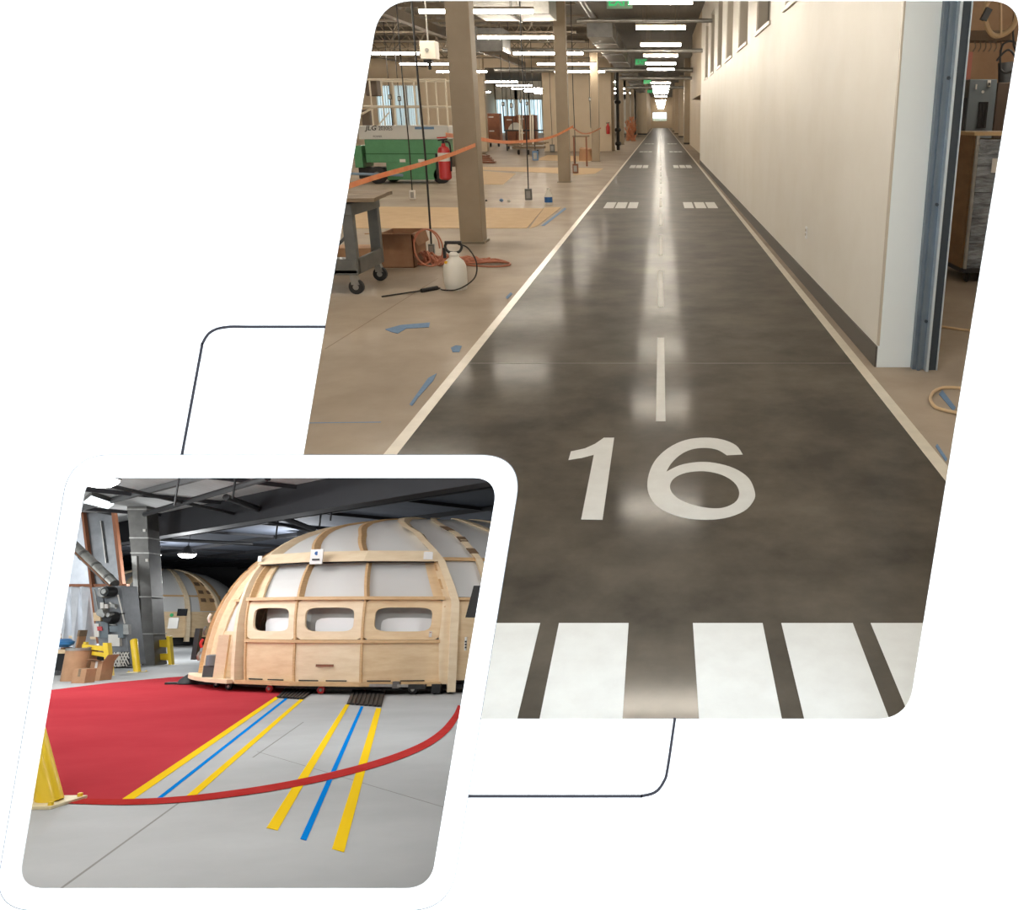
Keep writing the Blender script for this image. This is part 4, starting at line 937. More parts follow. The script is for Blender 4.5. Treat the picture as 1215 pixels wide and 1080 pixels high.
# ------------------------------------------------------------------ the plywood domes
class Dome:
    def __init__(s, C, R, Hh, n, t): s.C, s.R, s.H, s.n, s.t = V(C), R, Hh, n, t
    def r(s, z): return s.R * max(0.0, 1 - min(1, max(0, z / s.H)) ** s.n) ** (1 / s.n)
    def P(s, ph, z, off=0.0, tan=0.0):
        a = rad(ph); q = s.r(z) + off
        return V((s.C.x + q * cos(a) - tan * sin(a), s.C.y + q * sin(a) + tan * cos(a), z))
    def patch(s, name, m, fa, fb, z0, z1, off=0.0, th=.04, flat=False, nu=6, nv=6, parent=None, label=None):
        def at(i, j, o):
            z = z0 + (z1 - z0) * j; a, b = fa(z), fb(z)
            return s.P(a, z, o).lerp(s.P(b, z, o), i) if flat else s.P(a + (b - a) * i, z, o)
        return MB().grid(lambda i, j: at(i, j, off), nu, nv, lambda i, j: at(i, j, off - th)).build(name, m, parent or s.t, smooth=not flat, label=label)
    def rib(s, name, m, f, z0, z1, w, o0, o1, nv=16, parent=None):
        mb = MB(); k = []
        for j in range(nv + 1):
            z = z0 + (z1 - z0) * (1 - (1 - j / nv) ** 1.6); p = f(z)
            k.append([s.P(p, z, o0, -w / 2), s.P(p, z, o1, -w / 2), s.P(p, z, o1, w / 2), s.P(p, z, o0, w / 2)])
        mb.v = [q for r_ in k for q in r_]
        for j in range(nv):
            for e in range(4): mb.f.append((4 * j + e, 4 * j + (e + 1) % 4, 4 * j + 4 + (e + 1) % 4, 4 * j + 4 + e))
        mb.f += [(0, 1, 2, 3), (4 * nv + 3, 4 * nv + 2, 4 * nv + 1, 4 * nv)]
        return mb.build(name, m, parent or s.t)
    def ovalframe(s, name, m, fa, fb, z0, z1, off, th, margin=(.14, .2), rr=.28, n=40):
        def at(i, j, o):
            z = z0 + (z1 - z0) * j; return s.P(fa(z), z, o).lerp(s.P(fb(z), z, o), i)
        outer, inner = [], []
        mx, my = margin
        for k in range(n):
            a = 2 * pi * k / n + pi / n; c, q = cos(a), sin(a); sq = max(abs(c), abs(q))
            outer.append((.5 + .5 * c / sq, .5 + .5 * q / sq))
            e = (abs(c) ** 5 + abs(q) ** 5) ** (1 / 5); inner.append((.5 + (.5 - mx) * c / e, .5 + (.5 - my) * q / e))
        mb = MB(); L = []
        for o in (off, off - th): L += [at(i, j, o) for i, j in outer] + [at(i, j, o) for i, j in inner]
        mb.v = L
        for k in range(n):
            k2 = (k + 1) % n
            mb.f += [(k, k2, n + k2, n + k), (2 * n + k, 3 * n + k, 3 * n + k2, 2 * n + k2), (n + k, n + k2, 3 * n + k2, 3 * n + k), (k, 2 * n + k, 2 * n + k2, k2)]
        return mb.build(name, m, s.t, smooth=False)
def tab(*zp):
    zs = [a for a, _ in zp]; ps = [b for _, b in zp]
    def f(z):
        if z <= zs[0]: return ps[0]
        for (a, p), (b, q) in zip(zp, zp[1:]):
            if z <= b: return p + (q - p) * (z - a) / (b - a)
        return ps[-1]
    return f
K = lambda c: (lambda z: c)
C1 = (-6.173, 24.626, 0)
d1t = thing('plywood_dome', 'big plywood dome on casters with three oval windows in its front', 'dome', C1, None, M2)
D = Dome(C1, 5.70, 4.196, 2.683, d1t)
e0 = tab((.2, 240), (1.06, 237.5), (1.97, 232.5), (2.9, 227.5)); e3 = tab((.2, 285), (1.06, 284.3), (1.97, 284.8), (2.9, 281))
dv1 = tab((.2, 253.8), (1.06, 252.5), (1.97, 249.7), (2.9, 246.5)); dv2 = tab((.2, 268.8), (1.06, 268), (1.97, 267), (2.9, 264))
R1 = tab((.2, 237), (1.06, 234.8), (1.97, 230.8), (2.9, 225.3), (3.5, 219), (4.1, 205)); R3 = tab((.2, 287.2), (1.06, 287), (1.97, 287), (2.9, 282.8), (3.5, 275), (4.1, 258))
# skins
D.patch('dome_skin', skin, R3, K(345), 2.0, 2.82, -.06, .03, nu=12); D.patch('dome_skin', skin, K(198), R1, 3.3, 4.19, -.06, .03, nu=8, nv=8)
D.patch('dome_skin', skin, R1, R3, 2.95, 4.19, -.06, .03, nu=12, nv=8); D.patch('dome_skin', skin, R3, K(560 - 2), 2.9, 4.19, -.06, .03, nu=30, nv=8)
D.patch('dome_skin', skin, K(222), R1, 1.25, 2.75, -.05, .03); D.patch('dome_skin', skin, K(-15), K(198), 1.9, 2.95, -.06, .03, nu=20)
D.patch('plywood_side', ply, K(207), K(222.5), .26, 2.75, .0, .05); D.patch('plywood_side', ply, K(222), R1, .26, 1.25, -.02, .05)
D.patch('plywood_band', ply_e, K(207), R1, 2.75, 3.35, .02, .05, nu=8, nv=4)
D.patch('plywood_side', ply, R3, K(345), .26, 1.95, -.04, .05, nu=12); D.patch('plywood_side', ply, K(-15), K(207), .26, 1.9, .0, .05, nu=20)
D.patch('side_rail', ply_e, K(222), R1, 1.92, 1.98, .06, .12, nv=2); D.patch('side_rail', ply_e, R3, K(345), 2.82, 2.9, .06, .12, nv=2, nu=10); D.patch('side_rail', ply_e, R3, K(345), 1.93, 1.99, .04, .12, nv=2, nu=10)
# ribs
D.rib('dome_rib', ply_e, K(205), .26, 4.15, .30, -.16, .14); D.rib('dome_rib', ply_l, tab((.2, 215), (2.9, 212), (4.1, 200)), .26, 4.15, .08, -.1, .10)
D.rib('dome_rib', ply_l, R1, .2, 4.15, .13, -.18, .22); rb3 = D.rib('dome_rib', ply_l, R3, .05, 4.15, .17, -.16, .30)
D.rib('dome_rib', ply_e, tab((2.9, 247.5), (3.5, 236), (4.1, 220)), 2.9, 4.15, .09, -.1, .13); D.rib('dome_rib', ply_e, tab((2.9, 263), (3.5, 255), (4.1, 240)), 2.9, 4.15, .09, -.1, .15)
for p in (296, 312, 330): D.rib('dome_rib', ply_l, tab((.2, p), (2.0, p - .5), (2.9, p - 3), (3.5, p - 8), (4.1, p - 22)), .26, 4.15, .14, -.1, .14)
for p in (-10, 20, 50, 80, 110, 140, 170): D.rib('dome_rib', ply_l, K(p), .26, 4.15, .12, -.1, .12)
# dark pieces stand in for the shade inside the upper rib slots
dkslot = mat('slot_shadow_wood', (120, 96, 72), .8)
for (ph, z, m_) in ((206, 2.72, blk_m), (207, 3.0, dkslot), (208, 3.24, dkslot), (206, 2.15, blk_m)):
    a, b = D.P(ph - .3, z, .145, .06), D.P(ph, z + .13, .145, .06); D.rib('slot_shade', m_, K(ph + 1.2), z, z + (.16 if m_ is dkslot else .05), .10, .12, .15, nv=2)
for f_, zz in ((R3, (3.1, 3.35, 3.6)), (tab((2.9, 293), (3.5, 288), (4.1, 274)), (3.0, 3.3, 3.6))):
    for z in zz: D.rib('slot_shade', dkslot, f_, z, z + .13, .185, .0, .14, nv=2)
# bays
ed_ = [e0, dv1, dv2, e3]
for i in range(3):
    a, b = ed_[i], ed_[i + 1]
    D.patch('lower_panel', [ply, ply_l, ply][i], a, b, .24, 1.03, .10, .04, True, 4, 3)
    D.ovalframe('window_panel', [ply_l, ply_l, ply][i], a, b, 1.10, 1.93, .10, .05)
    D.patch('inner_lining', skin, a, b, 1.06, 1.95, -.38, .02, True, 3, 3)
    cz, m_c = (1.10, 1.55), mat('white_cushion', (240, 240, 240), .5); mbc = MB(); ring = []
    for k in range(28):
        q = 2 * pi * k / 28; e_ = (abs(cos(q)) ** 5 + abs(sin(q)) ** 5) ** .2; ii, jj = .55 + .37 * cos(q) / e_, .5 + .5 * sin(q) / e_; z = cz[0] + (cz[1] - cz[0]) * jj
        ring.append((ii, z))
    for o in (-.30, -.17): mbc.v += [D.P(a(z), z, o).lerp(D.P(b(z), z, o), ii) for ii, z in ring]
    mbc.f = [tuple(range(28)), tuple(range(55, 27, -1))] + [(k, (k + 1) % 28, 28 + (k + 1) % 28, 28 + k) for k in range(28)]
    mbc.build('white_cushion', m_c, d1t)
    D.patch('upper_window', skin, a, b, 2.0, 2.8, -.04, .02, True, 3, 4)
    D.patch('rail', ply_e, a, b, 1.03, 1.095, .16, .12, True, 2, 2)
    D.patch('shelf', ply_e, a, b, 1.93, 2.0, .20, .24, True, 2, 2)
    D.patch('top_beam', ply_l, (lambda f, i: lambda z: f(z) - (1.5 if i == 0 else 0))(a, i), (lambda f, i: lambda z: f(z) + (1.0 if i == 2 else 0))(b, i), 2.78, 3.03, .30, .30, True, 2, 3)
    D.patch('beam_gap', blk_m, a, b, 2.755, 2.78, .24, .2, True, 2, 2)
    D.patch('floor_ledge', ply_e, (lambda f, i: lambda z: f(z) - (2 if i == 0 else 0))(a, i), b, .17, .25, .24, .4, True, 3, 2)
    for k in range(2): D.patch('vent_slot', blk_m, (lambda a, b, k: lambda z: a(z) + (b(z) - a(z)) * (.08 + .32 * k + .1 * (k > 0)))(a, b, k), (lambda a, b, k: lambda z: a(z) + (b(z) - a(z)) * (.38 + .32 * k + .1 * (k > 0)))(a, b, k), .262, .284, .112, .02, True, 2, 1)
for f_, w_, o in ((dv1, .05, .13), (dv2, .05, .13)):
    D.rib('divider', ply_e, f_, .24, 1.93, w_, -.02, o); D.rib('divider', ply_e, f_, 2.0, 2.8, .06, -.06, .12)
D.patch('front_cheek', ply_l, (lambda z: e3(z) - .3), (lambda z: R3(z) + .2), .2, 2.95, .14, .3, True, 2, 6)
for f_ in (e0, e3): D.rib('divider', ply_e, f_, .24, 2.8, .05, -.06, .13)
D.patch('window_cheek', ply, e0, (lambda z: e0(z) + 3.6), 2.0, 2.8, .0, .05, True, 2, 3); D.patch('window_cheek', ply, (lambda z: e3(z) - 2.6), e3, 2.0, 2.8, .0, .05, True, 2, 3)
# signs on the beam
def dplate(ph, z, w_, h_, off, m, name='plate'):
    a = rad(ph); p = D.P(ph, z, off); t_ = V((-sin(a), cos(a), 0)); n_ = V((cos(a), sin(a), 0))
    q = [p - t_ * w_ / 2, p + t_ * w_ / 2]; u_ = V((0, 0, h_))
    return MB().hexa([q[0], q[1], q[1] - n_ * .02, q[0] - n_ * .02, q[0] + u_, q[1] + u_, q[1] + u_ - n_ * .02, q[0] + u_ - n_ * .02]).build(name, m, d1t), p, t_, n_
s0_, p_, t_, n_ = dplate(251.7, 2.72, .34, .33, .345, mat('plate_white', (226, 226, 222), .5), 'sign_plate')
MB().lathe(p_ + V((0, 0, .24)) + n_ * .004, [(.045, -.004), (.045, .006)], 12, 'y').build('sign_dot', blue_l, s0_)
MB().bar(p_ + V((0, 0, .1)) + n_ * .01 - t_ * .1, p_ + V((0, 0, .1)) + n_ * .01 + t_ * .1, .008, .04).build('sign_bar', blk_m, s0_)
dplate(226.6, 2.86, .2, .13, .33, mat('plate_white', (226, 226, 222), .5)); dplate(280, 2.82, .2, .17, .33, mat('plate_white', (226, 226, 222), .5))
D.patch('grain_mark', rust, K(258.5), K(262.5), .55, .60, .108, .01, False, 3, 1)
s1_, p_, t_, n_ = dplate(282.2, 1.15, .06, .12, .125, lbl_w, 'control_label'); MB().bar(p_ + V((0, 0, .09)) + n_ * .01, p_ + V((0, 0, .10)) + n_ * .01, .03, .03).build('red_button', red_p, s1_)
# under frame, casters
D.patch('under_frame', blk_m, K(200), K(300), .09, .17, -.1, .6, False, 16, 2)
for (ph, off, m_, r_) in ((232, .0, blk_m, .075), (246, -.05, red_p, .075), (259.5, -.05, red_p, .08), (279.5, .05, rubber, .10), (222, -.1, blk_m, .07), (284, .1, blk_m, .06)):
    p = D.P(ph, .02, off); c_ = MB().lathe((p.x, p.y, r_), [(r_ * .6, -.04), (r_, -.03), (r_, .03), (r_ * .6, .04)], 16, 'y').build('caster', m_, d1t)
    MB().lathe((p.x, p.y - .045, r_), [(r_ * .4, 0), (r_ * .4, .01)], 10, 'y').build('caster_hub', galv, c_); MB().box((p.x - .05, p.y - .02, r_), (p.x + .05, p.y + .1, .2)).build('caster_fork', blk_m, c_)
p = D.P(276, .2, .3); MB().bar(p + V((-.5, 0, 0)), p + V((.35, -.12, 0)), .07, .05).build('latch_bar', galv, d1t); MB().box(p + V((.0, -.12, -.05)), p + V((.14, .0, .08))).build('latch', galv_d, d1t); MB().box(p + V((.35, -.2, -.06)), p + V((.7, -.08, .03))).build('latch_grip', blk, d1t)
p = D.P(286.3, .03, .2); MB().box(p + V((-.3, -.1, 0)), p + V((-.12, .05, .18))).build('foot_bracket', blk_m, d1t)
# left end: ledge, post, small motor, black jack foot, cable runs
D.patch('floor_ledge', ply_l, K(204), K(237), .17, .25, .35, .5, False, 10, 2)
p = D.P(231, .2, .2); MB().box((p.x - .12, p.y - .05, .25), (p.x + .12, p.y + .05, 1.18)).build('post_board', ply_l, d1t)
p = D.P(224.5, .2, .12); MB().box((p.x - .16, p.y - .1, .25), (p.x + .14, p.y + .15, .5)).build('motor_stand', panel_d, d1t); MB().lathe((p.x - .01, p.y, .5), [(.15, 0), (.15, .22), (.08, .24)], 14).build('motor', panel_g, d1t)
p = D.P(206, .02, .2); MB().box((p.x - .55, p.y - .3, .0), (p.x + .6, p.y - .1, .05)).build('jack_foot', blk_m, d1t); MB().lathe((p.x, p.y - .15, .03), [(.3, 0), (.26, .08), (.1, .2)], 14).build('jack_cup', blk_m, d1t)
for k in range(4):
    z = .55 + .3 * k; q = D.P(206 + .6 * k, z, .17); MB().tube(smooth3([q, q + V((-.02, -.04, .1)), q + V((.02, -.03, .2))], 3), .035, 6).build('valve_gear', [galv, red_p, galv_d, lbl_w][k], d1t)
MB().box(D.P(203, .2, .2) + V((-.16, -.05, .35)), D.P(203, .2, .2) + V((-.04, .1, 1.1))).build('side_bumper', blk_m, d1t)
# right side: control strip, screen and desk in the next bay
q = ry(560, 714, 18.2); tag(MB().hexa([ry(u, v, y_) for y_ in (18.2, 18.3) for u, v in ((552, 733), (572, 733), (575, 695), (562, 695))]).build('monitor', screen, space=M2), 'tilted black monitor at the right edge of the big dome', 'monitor')
t = thing('control_strip', 'white switch strip with black buttons right of the big dome front', 'switch panel', ry(553, 772, 17.6), None, M2)
MB().box(ry(550.5, 772, 17.6), ry(554.5, 756, 17.68)).build('strip_body', lbl_w, t)
for k in range(3): MB().box(ry(551.4, 762.5 + 3.4 * k, 17.57), ry(553.8, 760.5 + 3.4 * k, 17.6)).build('button', blk, t)
# rubber threshold ramps
def ramp(px, lab):
    P = [rf(u, v) for u, v in px]; t = thing('threshold_ramp', lab, 'ramp', (P[0] + P[2]) / 2, 'black threshold ramps', M2)
    z1 = V((0, 0, .035)); MB().hexa([P[0], P[1], P[2], P[3], P[0] + V((0, 0, .006)), P[1] + V((0, 0, .006)), P[2] + z1, P[3] + z1]).build('ramp_plate', rubber, t)
    for k in range(8):
        s_ = (k + .5) / 8; a = P[0].lerp(P[1], s_) + V((0, 0, .016)); b = P[3].lerp(P[2], s_) + V((0, 0, .04)); MB().bar(a, a.lerp(b, .75), .05, .03).build('rib', blk_m, t)
ramp([(328, 828.3), (359.5, 830.5), (379, 816), (345, 812.5)], 'left black ribbed threshold ramp under the big dome')
ramp([(411, 836.2), (452.5, 839.4), (457, 822.8), (418.5, 819.4)], 'right black ribbed threshold ramp under the big dome')
# far dome
C2d = (-33.0, 57.5, 0); d2t = thing('plywood_dome', 'distant plywood dome with white skin behind the tall duct', 'dome', C2d, None, M2)
E2 = Dome(C2d, 5.6, 4.75, 2.3, d2t)
E2.patch('dome_skin', skin, K(180), K(540), 2.0, 4.73, -.05, .03, nu=40, nv=8); E2.patch('plywood_side', ply, K(180), K(540), .5, 2.0, -.05, .05, nu=40)
E2.patch('side_rail', ply_e, K(200), K(345), 2.9, 3.0, .06, .1, nu=14, nv=2)
for p in (225, 250, 276, 298, 318, 340): E2.rib('dome_rib', ply_l, tab((.2, p), (2.9, p - 1), (4.6, p - 6)), .25, 4.7, .22, -.1, .22)
for p in (329, 336):
    for z in (2.6, 3.1, 3.6): E2.rib('slot_shade', dkslot, K(p), z, z + .22, .3, .0, .06, nv=2)  # dark pieces paint the shade of the rib slots
E2.patch('plywood_band', ply_e, K(326), K(345), 2.05, 4.4, .0, .04, nu=10, nv=8); E2.patch('under_frame', blk_m, K(200), K(345), .05, .5, -.5, .3, nu=20)
E2.patch('desk_top', ply_l, K(262), K(296), 1.18, 1.26, .9, 1.0, nu=8, nv=1); E2.patch('desk_front', ply, K(266), K(293), .55, 1.0, .5, .05, nu=8, nv=1)
p = E2.P(271, 2.1, .15); m1 = MB().box((p.x - .0, p.y, 1.3), (p.x + .1, p.y + .05, 2.0)) 
def far_box(name, m, u0, v0, u1, v1, y, lab, cat, th=.1):
    a, b = ry(u0, v1, y), ry(u1, v0, y); return tag(MB().box((a.x, y, a.z), (b.x, y + th, b.z)).build(name, m, space=M2, bev=.01), lab, cat)
far_box('monitor', screen, 209.5, 722.5, 222, 731, 50.2, 'black monitor on the distant dome right of the white board', 'monitor')
far_box('monitor', screen, 154, 717, 161, 732, 50.0, 'black monitor left of the tall metal duct', 'monitor')
wb = far_box('white_board', lbl_w, 198.5, 733, 212, 746, 50.2, 'white board standing on the desk of the distant dome', 'board')
MB().lathe(ry(203.5, 730, 50.1), [(.1, 0), (.1, .04)], 10, 'y').build('green_mark', green_l, wb)
far_box('speaker_box', blk, 184.5, 735, 188.5, 752, 49.8, 'black box on the distant dome desk behind the rail gate', 'box', .2)
# ------------------------------------------------------------------ tall duct, foil wall and machinery at the left
def quadpx(name, m, px, y, th, parent, bev=0, label=None):
    mb = MB(); mb.prism([ry(u, v, y) for u, v in px], (0, th, 0)); return mb.build(name, m, parent, bev=bev, label=label)
b0, b1 = rf(168, 789.5), rf(186, 789.5); dy_ = b0.y
du = thing('tall_duct', 'tall square galvanised metal duct rising to the roof', 'duct', (b0 + b1) / 2, None, M2)
quadpx('duct_body', mat('dark_duct', (104, 102, 98), .4, metal=.55, col2=(88, 86, 83), scale=2), [(166, 789.5), (184, 789.5), (170.5, 545), (146, 545)], dy_, .75, du, .01)
quadpx('corner_strip', galv, [(163.5, 790), (168, 790), (162, 660), (156, 660)], dy_ - .05, .05, du)
for v in (604, 638, 656, 708, 752):
    q = (v - 545) / 244.5; l = 146 + 20 * q; r_ = 170.5 + 13.5 * q; quadpx('duct_seam', galv, [(l - .5, v + 1), (r_ + .5, v + 1), (r_ + .5, v - .4), (l - .5, v - .4)], dy_ - .03, .8, du)
for (u, v) in ((171, 629.5), (174, 665)): quadpx('label', lbl_w, [(u - 1.4, v + 1.6), (u + 1.6, v + 1.6), (u + 1.4, v - 1.6), (u - 1.6, v - 1.6)], dy_ - .03, .03, du)
FY = 33.0
fo = thing('foil_enclosure', 'tall foil-clad enclosure with brown timber trims at the left', 'enclosure', rf(100, 782), None, M2)
quadpx('foil_panel', foil_d, [(96, 598), (134, 604), (144, 694), (106, 694)], FY, .2, fo)
quadpx('foil_panel', foil, [(40, 590), (96, 598), (106, 694), (40, 694)], FY + .02, .2, fo)
for i in range(4):
    a_, b_ = 62 + 12.5 * i, 62 + 12.5 * (i + 1); mid = (a_ + b_) / 2
    A, B, Cc, Dd = ry(a_ + 2 * (i == 3), 772, FY), ry(b_ + 4, 772, FY), ry(b_ - 5, 696, FY), ry(a_ - 5, 696, FY); n0 = V((0, -.35, 0))
    mA, mB = ry(mid, 772, FY) + n0, ry(mid - 6, 696, FY) + n0 * .4
    MB().add([A, mA, mB, Dd, A + V((0, .3, 0)), mA + V((0, .6, 0)), mB + V((0, .4, 0)), Dd + V((0, .3, 0)), B, Cc, B + V((0, .3, 0)), Cc + V((0, .3, 0))], [(0, 1, 2, 3), (1, 8, 9, 2), (5, 4, 7, 6), (10, 5, 6, 11), (0, 3, 7, 4), (8, 10, 11, 9), (3, 2, 6, 7), (2, 9, 11, 6), (0, 4, 5, 1), (1, 5, 10, 8)]).build('foil_pleat', foil, fo)
quadpx('timber_trim', brown_t, [(95, 600), (97.5, 600), (117.5, 764), (114.5, 764)], FY - .2, .2, fo); quadpx('timber_trim', brown_t, [(40, 693), (150, 693), (150, 696.3), (40, 696.3)], FY - .12, .2, fo)
quadpx('timber_trim', brown_t, [(131.5, 604), (135, 604), (149, 724), (145, 724)], FY - .15, .2, fo); quadpx('timber_trim', ply_l, [(70, 754), (117, 756), (117, 759), (70, 757)], FY - .15, .15, fo); quadpx('timber_trim', blk_m, [(90, 598), (134, 606), (134, 612), (90, 604)], FY - .1, .1, fo)
quadpx('conduit', galv, [(118.4, 618), (119.6, 618), (126, 668), (124.8, 668)], FY - .1, .06, fo); quadpx('timber_trim', brown_t, [(60, 735), (68, 690), (82, 760), (60, 790)], FY - .1, .1, fo)
p0, p1 = ry(88, 648, 30.5), ry(135.5, 694, 29.5); di = thing('slanted_duct', 'slanting round duct with a brown stripe feeding the machine', 'duct', p1, None, M2)
MB().tube([p0 + (p0 - p1) * .2, p1], .17, 14).build('duct_tube', galv, di); 
for q in (.25, .55, .85): c = p0.lerp(p1, q); d = (p1 - p0).normalized() * .05; MB().tube([c - d, c + d], .185, 14).build('band', galv_d, di)
dn = V((0, -.17, -.06)); MB().bar(p0 + dn + (p0 - p1) * .2, p1 + dn, .1, .03).build('copper_stripe', mat('copper_brown', (150, 104, 74), .4, metal=.3), di)
HY = rf(135, 793).y; hv = thing('air_handler', 'grey air handler with gauges, fans and a white lattice filter at its foot', 'machine', rf(135, 793), None, M2)
quadpx('cabinet_body', foil_d, [(121, 794), (154, 789), (144, 695), (108.5, 697)], HY, .9, hv, .01)
quadpx('control_panel', panel_g, [(115.5, 757), (122, 756), (120.5, 738), (113, 738)], HY - .1, .1, hv); 
def disc(u, v, r_, m, name, d=.15, y=None): return MB().lathe(ry(u, v, y or HY), [(r_, 0), (r_, -d * .6), (r_ * .8, -d)], 16, 'y').build(name, m, hv)
disc(128, 703, .2, galv, 'fan_housing', .3); disc(134, 702.5, .17, blk, 'fan_motor', .45); disc(134, 702.5, .1, galv, 'fan_cap', .5)
disc(125, 727, .14, galv, 'fan_housing', .3); disc(136, 733, .19, blk, 'fan_motor', .4); disc(134, 730, .09, galv, 'fan_cap', .55); disc(139, 730, .08, galv, 'fan_cap', .5)
for (u0, v0, u1, v1, m) in ((119, 715, 122.5, 725, lbl_w), (124, 717, 127.5, 722, lbl_w), (131, 717, 136, 721, galv), (111, 727, 119, 737, ply), (112, 740, 117, 756, lbl_w), (120.5, 738, 128, 757, panel_g), (130, 743, 140, 750, panel_g), (146, 741, 152, 753, galv), (140, 741, 146, 757, panel_g), (128.5, 753, 141.5, 767, lbl_w), (117, 698, 120, 703, lbl_w)):
    quadpx('fitting', m, [(u0, v1), (u1 + .4, v1), (u1, v0), (u0 - .4, v0)], HY - .14, .16, hv)
quadpx('red_stop', red_p, [(115.5, 748.5), (121, 748.5), (120.5, 743.5), (115, 743.5)], HY - .18, .05, hv)
for k, (u, v, u2, v2) in enumerate(((112, 700, 121, 748), (122, 706, 128, 740), (130, 715, 138, 722), (118, 740, 138, 742), (125, 730, 148, 728), (140, 706, 148, 740))): MB().tube([ry(u, v, HY - .08), ry(u2, v2, HY - .08)], .025, 6).build('hose', [galv, blk, lbl_w][k % 3], hv)
quadpx('filter_back', blk_m, [(130, 792.5), (153.5, 788.5), (152, 773), (128.5, 775)], HY - .04, .05, hv)
for k in range(8):
    for sg in (1, -1):
        u0 = 129 + 3.4 * k; u1 = u0 + sg * 8
        A_, B_ = V((u0, 774.5 - .08 * k, 0)), V((u1, 791.5 - .16 * k, 0))
        if u1 < 129.5: f_ = (u0 - 129.5) / (u0 - u1); B_ = A_.lerp(B_, f_)
        if u1 > 153: f_ = (153 - u0) / (u1 - u0); B_ = A_.lerp(B_, f_)
        if (A_ - B_).length > 1: MB().tube([ry(A_.x, A_.y, HY - .06), ry(B_.x, B_.y, HY - .06)], .02, 4).build('lattice_bar', lbl_w, hv)
quadpx('lattice_post', lbl_w, [(140.5, 791), (142, 791), (141, 774), (139.5, 774)], HY - .09, .03, hv)
bt = thing('wrapped_unit', 'milky plastic-wrapped unit on a pallet between the air handler and the duct', 'machine', rf(163, 786), None, M2); wy = rf(160, 786).y + .6
quadpx('wrapped_body', mat('cloudy_wrap', (206, 210, 214), .3, col2=(150, 156, 162), scale=5, bump=.4), [(154, 785), (172, 783), (170, 760), (152, 761)], wy, .6, bt, .03); quadpx('pallet', wood_o, [(154, 789), (174, 787), (174, 784), (153.5, 786)], wy - .05, .7, bt)
quadpx('yellow_cap', yel_p, [(156, 757), (161, 757), (160.5, 752), (156, 752)], wy, .2, bt)
# ------------------------------------------------------------------ yellow bollards and rails
def bollard(u, v, wpx, ut, vt, lab, base_px, m=yel_p):
    p = rf(u, v); s_ = p.y / rray(u, v).y; r_ = wpx / 2000.0 * s_
    t = thing('bollard', lab, 'bollard', p, 'yellow safety bollards', M2); q = ry(ut, vt, p.y); d = (q - p).normalized()
    MB().tube([p, q - d * r_ * .5, q - d * r_ * .15, q], r_, 20, radii=[r_, r_, r_ * .8, r_ * .3]).build('post', m, t)
    bw_ = base_px / 2000.0 * s_; bd = bw_ * 1.5; MB().box((p.x - bw_, p.y - bd, 0), (p.x + bw_, p.y + bd, .025)).build('base_plate', yel_b, t, bev=.004)
    for sx in (-1, 1):
        for sy in (-1, 1): MB().lathe((p.x + sx * bw_ * .78, p.y + sy * bd * .78, .02), [(.022, 0), (.022, .03), (.01, .035)], 8).build('bolt', yel_p, t)
    return t
bollard(60, 954, 28, 18, 795, 'large yellow bollard leaning left on a pale base plate at the lower left edge', 44)
bollard(163, 798, 8, 158.5, 758, 'slim yellow bollard standing in front of the wrapped unit', 14)
t = thing('guard_rail', 'yellow guard rail behind the cardboard boxes', 'rail', rf(128, 802), 'yellow guard rails', M2); gy = rf(128, 802).y
quadpx('post', yel_p, [(125.5, 803), (131, 803), (127.5, 763), (121.5, 763)], gy, .2, t, .01); quadpx('rail', yel_p, [(97, 769.5), (123, 773), (122.5, 767), (97, 764.5)], gy + .3, .15, t, .01); quadpx('rail', yel_p, [(100, 776), (124, 780), (123.5, 775), (100, 771.5)], gy + .35, .1, t, .01); quadpx('far_post', yel_p, [(99.5, 790), (102.5, 790), (101.5, 762), (98.5, 762)], gy + .5, .15, t, .01); quadpx('base_plate', yel_b, [(122, 804), (135, 804), (134, 803), (123, 803)], gy - .1, .4, t)
gq = rf(200, 789); gy = gq.y; t = thing('guard_rail', 'yellow guard rail gate right of the tall metal duct', 'rail', gq, 'yellow guard rails', M2)
quadpx('post', yel_p, [(199.5, 789), (203.5, 789), (201, 755), (197, 755)], gy, .2, t, .01); quadpx('end_post', mat('faded_post', (206, 174, 110), .6), [(184, 786), (187, 786), (184.5, 756), (181.5, 756)], gy + .1, .2, t, .01)
quadpx('rail', yel_p, [(187, 767.5), (199, 768.5), (198.5, 759), (186.5, 759.5)], gy + .05, .12, t, .01); quadpx('rail', yel_p, [(188, 783), (200.5, 784), (200, 775.5), (187.5, 776)], gy + .05, .12, t, .01); quadpx('base_plate', yel_b, [(196, 790), (206, 790), (205, 789), (197, 789)], gy - .1, .4, t)
